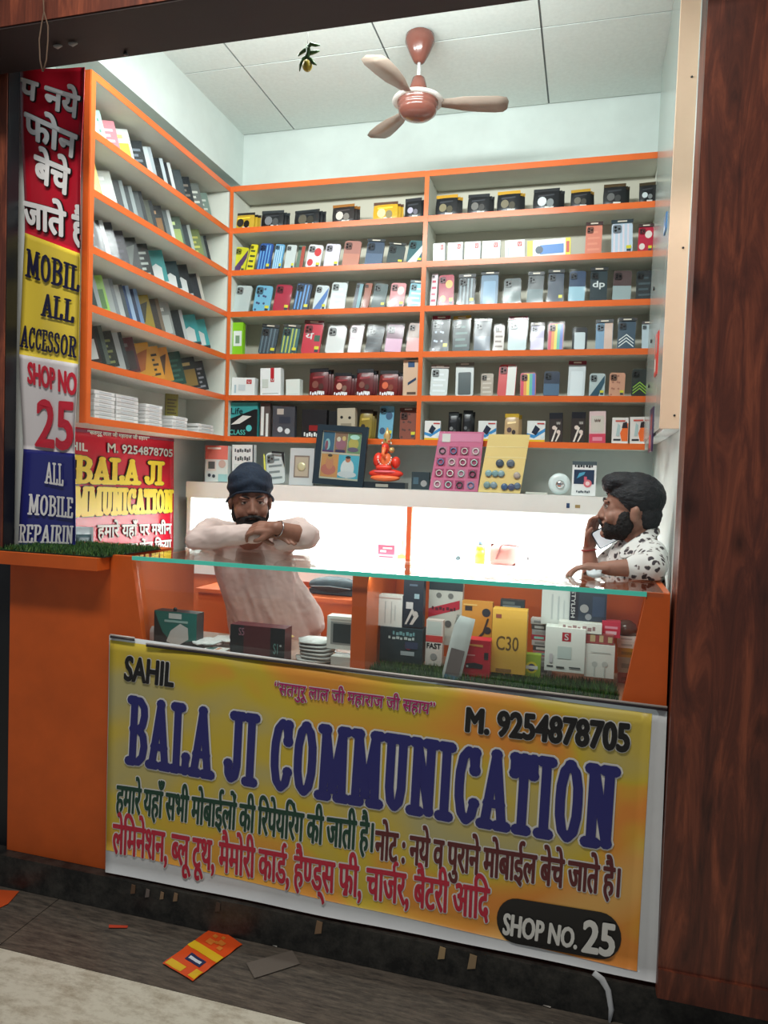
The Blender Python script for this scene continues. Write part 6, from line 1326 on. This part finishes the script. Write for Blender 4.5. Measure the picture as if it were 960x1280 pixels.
def print_cloth():
    m = bpy.data.materials.new('floral_print_cotton'); m.use_nodes = True; nt = m.node_tree; b = nt.nodes['Principled BSDF']; L = nt.links.new
    tc = nt.nodes.new('ShaderNodeTexCoord'); n = nt.nodes.new('ShaderNodeTexNoise'); n.inputs['Scale'].default_value = 34; n.inputs['Detail'].default_value = 2
    v = nt.nodes.new('ShaderNodeTexVoronoi'); v.inputs['Scale'].default_value = 38; v.inputs['Randomness'].default_value = .9
    a = nt.nodes.new('ShaderNodeMix'); a.data_type = 'RGBA'; a.inputs['Factor'].default_value = .035
    L(tc.outputs['Object'], n.inputs['Vector']); L(tc.outputs['Object'], a.inputs[6]); L(n.outputs['Color'], a.inputs[7]); L(a.outputs[2], v.inputs['Vector'])
    r = nt.nodes.new('ShaderNodeValToRGB'); e = r.color_ramp.elements; e[0].position = .27; e[0].color = rgb((64, 60, 66)); e[1].position = .37; e[1].color = rgb((224, 226, 224))
    x = e.new(.33); x.color = rgb((150, 140, 138))
    L(v.outputs['Distance'], r.inputs[0]); L(r.outputs[0], b.inputs['Base Color']); b.inputs['Roughness'].default_value = .8; return m
SH2 = print_cloth()
m = MB(); chain(m, [CH2+Vector((.0, 0, .07)), CH2, HIP2], [.105, .125, .125])
chain(m, [NK+Vector((0, 0, -.045)), CH2+Vector((0, 0, .06))], [.062, .11])
chain(m, [CH2+Vector((0, -.02, .06)), LS2], [.085, .062]); chain(m, [CH2+Vector((0, .02, .06)), RS2], [.085, .062])
chain(m, [LS2, LE2+Vector((.0, 0, .0))], [.062, .052]); chain(m, [RS2, RS2*.45+RE2*.55], [.06, .054]); chain(m, [LE2, LE2*.7+LW2*.3], [.050, .046])
so = fuse(m, 'shirt', b2, SH2, .0055, 4, lambda c: .0045*noise.noise(c*12) + .003*noise.noise(c*32))
for v in so.data.vertices:
    if v.co.y < 2.67 and 1.1 < v.co.z < 1.262: v.co.z = 1.262
    if v.co.x > .275: v.co.x = .275
# collar: a folded flap on each side of the neck
def flap(top, bot):
    o_ = len(top); m = MB(); m.add(list(top)+list(bot), [(i, i+1, o_+i+1, o_+i) for i in range(o_-1)], SH2, True)
    f = m.build('collar', b2); sd = f.modifiers.new('thick', 'SOLIDIFY'); sd.thickness = .005; ss = f.modifiers.new('sub', 'SUBSURF'); ss.levels = ss.render_levels = 1; return f
flap([at(822, 655, 2.71), at(811, 660, 2.66), at(797, 668, 2.63), at(783, 678, 2.625), at(771, 686, 2.64)], [at(828, 668, 2.69), at(817, 676, 2.62), at(805, 686, 2.585), at(790, 697, 2.58), at(773, 702, 2.60)])
flap([at(822, 655, 2.73), at(812, 658, 2.78), at(797, 664, 2.80), at(780, 672, 2.80), at(766, 684, 2.78)], [at(828, 668, 2.75), at(816, 672, 2.83), at(800, 680, 2.85), at(778, 688, 2.85), at(762, 700, 2.82)])
m = MB(); m.tube([RW2+Vector((.027*math.cos(t*PI/8), .027*math.sin(t*PI/8), -.004+.004*math.cos(t*PI/8))) for t in range(17)], .003, cm((150, 60, 56), .7), 8, cap=False); m.build('wrist_thread', b2)
m = MB(); m.prism([(-.016, 0), (-.012, .04), (.0, .048), (.014, .04), (.016, 0)], .0, .02, X_); 
TR2 = pm('blue_trousers', (50, 58, 80), .85)
m = MB()
for s_ in (-.1, .1): chain(m, [HIP2+Vector((0, s_, -.05)), (HIP2.x-.02, 2.78+s_*1.05, .58), (HIP2.x, 2.78+s_*1.1, .24)], [.095, .075, .06])
fuse(m, 'trousers', b2, TR2, .01, 2)
# phone in the raised hand
ph = empty('smartphone'); m = MB(); m.prism(rr(.070, .148, .010), 0, .008, cm((30, 44, 56), .25)); m.build('body', ph)
m = MB(); m.poly(rr(.064, .140, .008, z0=.004), -.0006, pm('phone_screen', (220, 230, 236), .15, emit=.35)); m.poly([(-.004+.007*math.cos(t*PI/5), .05+.007*math.sin(t*PI/5)) for t in range(10)], -.0012, cm((206, 80, 110), .3)); m.build('screen', ph)
pc = at(744, 677, 2.806); put(ph, (pc.x, 2.806, pc.z), math.radians(3), 0, math.radians(58)); ph.location.z += .0
tag(ph, 'smartphone with bright screen held to the bearded man\'s far cheek', 'phone')
m = MB(); m.ell((0, 0, .012), (.026, .02, .012), pm('white_tissue', (214, 224, 228), .8), 14, 8); m.v = [tuple(Vector(v)*(1+.5*noise.noise(Vector(v)*90))) for v in m.v]; o = m.build('crumpled_tissue'); q = at(744, 722, 2.42); o.location = (q.x, 2.42, 1.262); tag(o, 'crumpled pale tissue on the glass by the bearded man\'s hand', 'tissue')
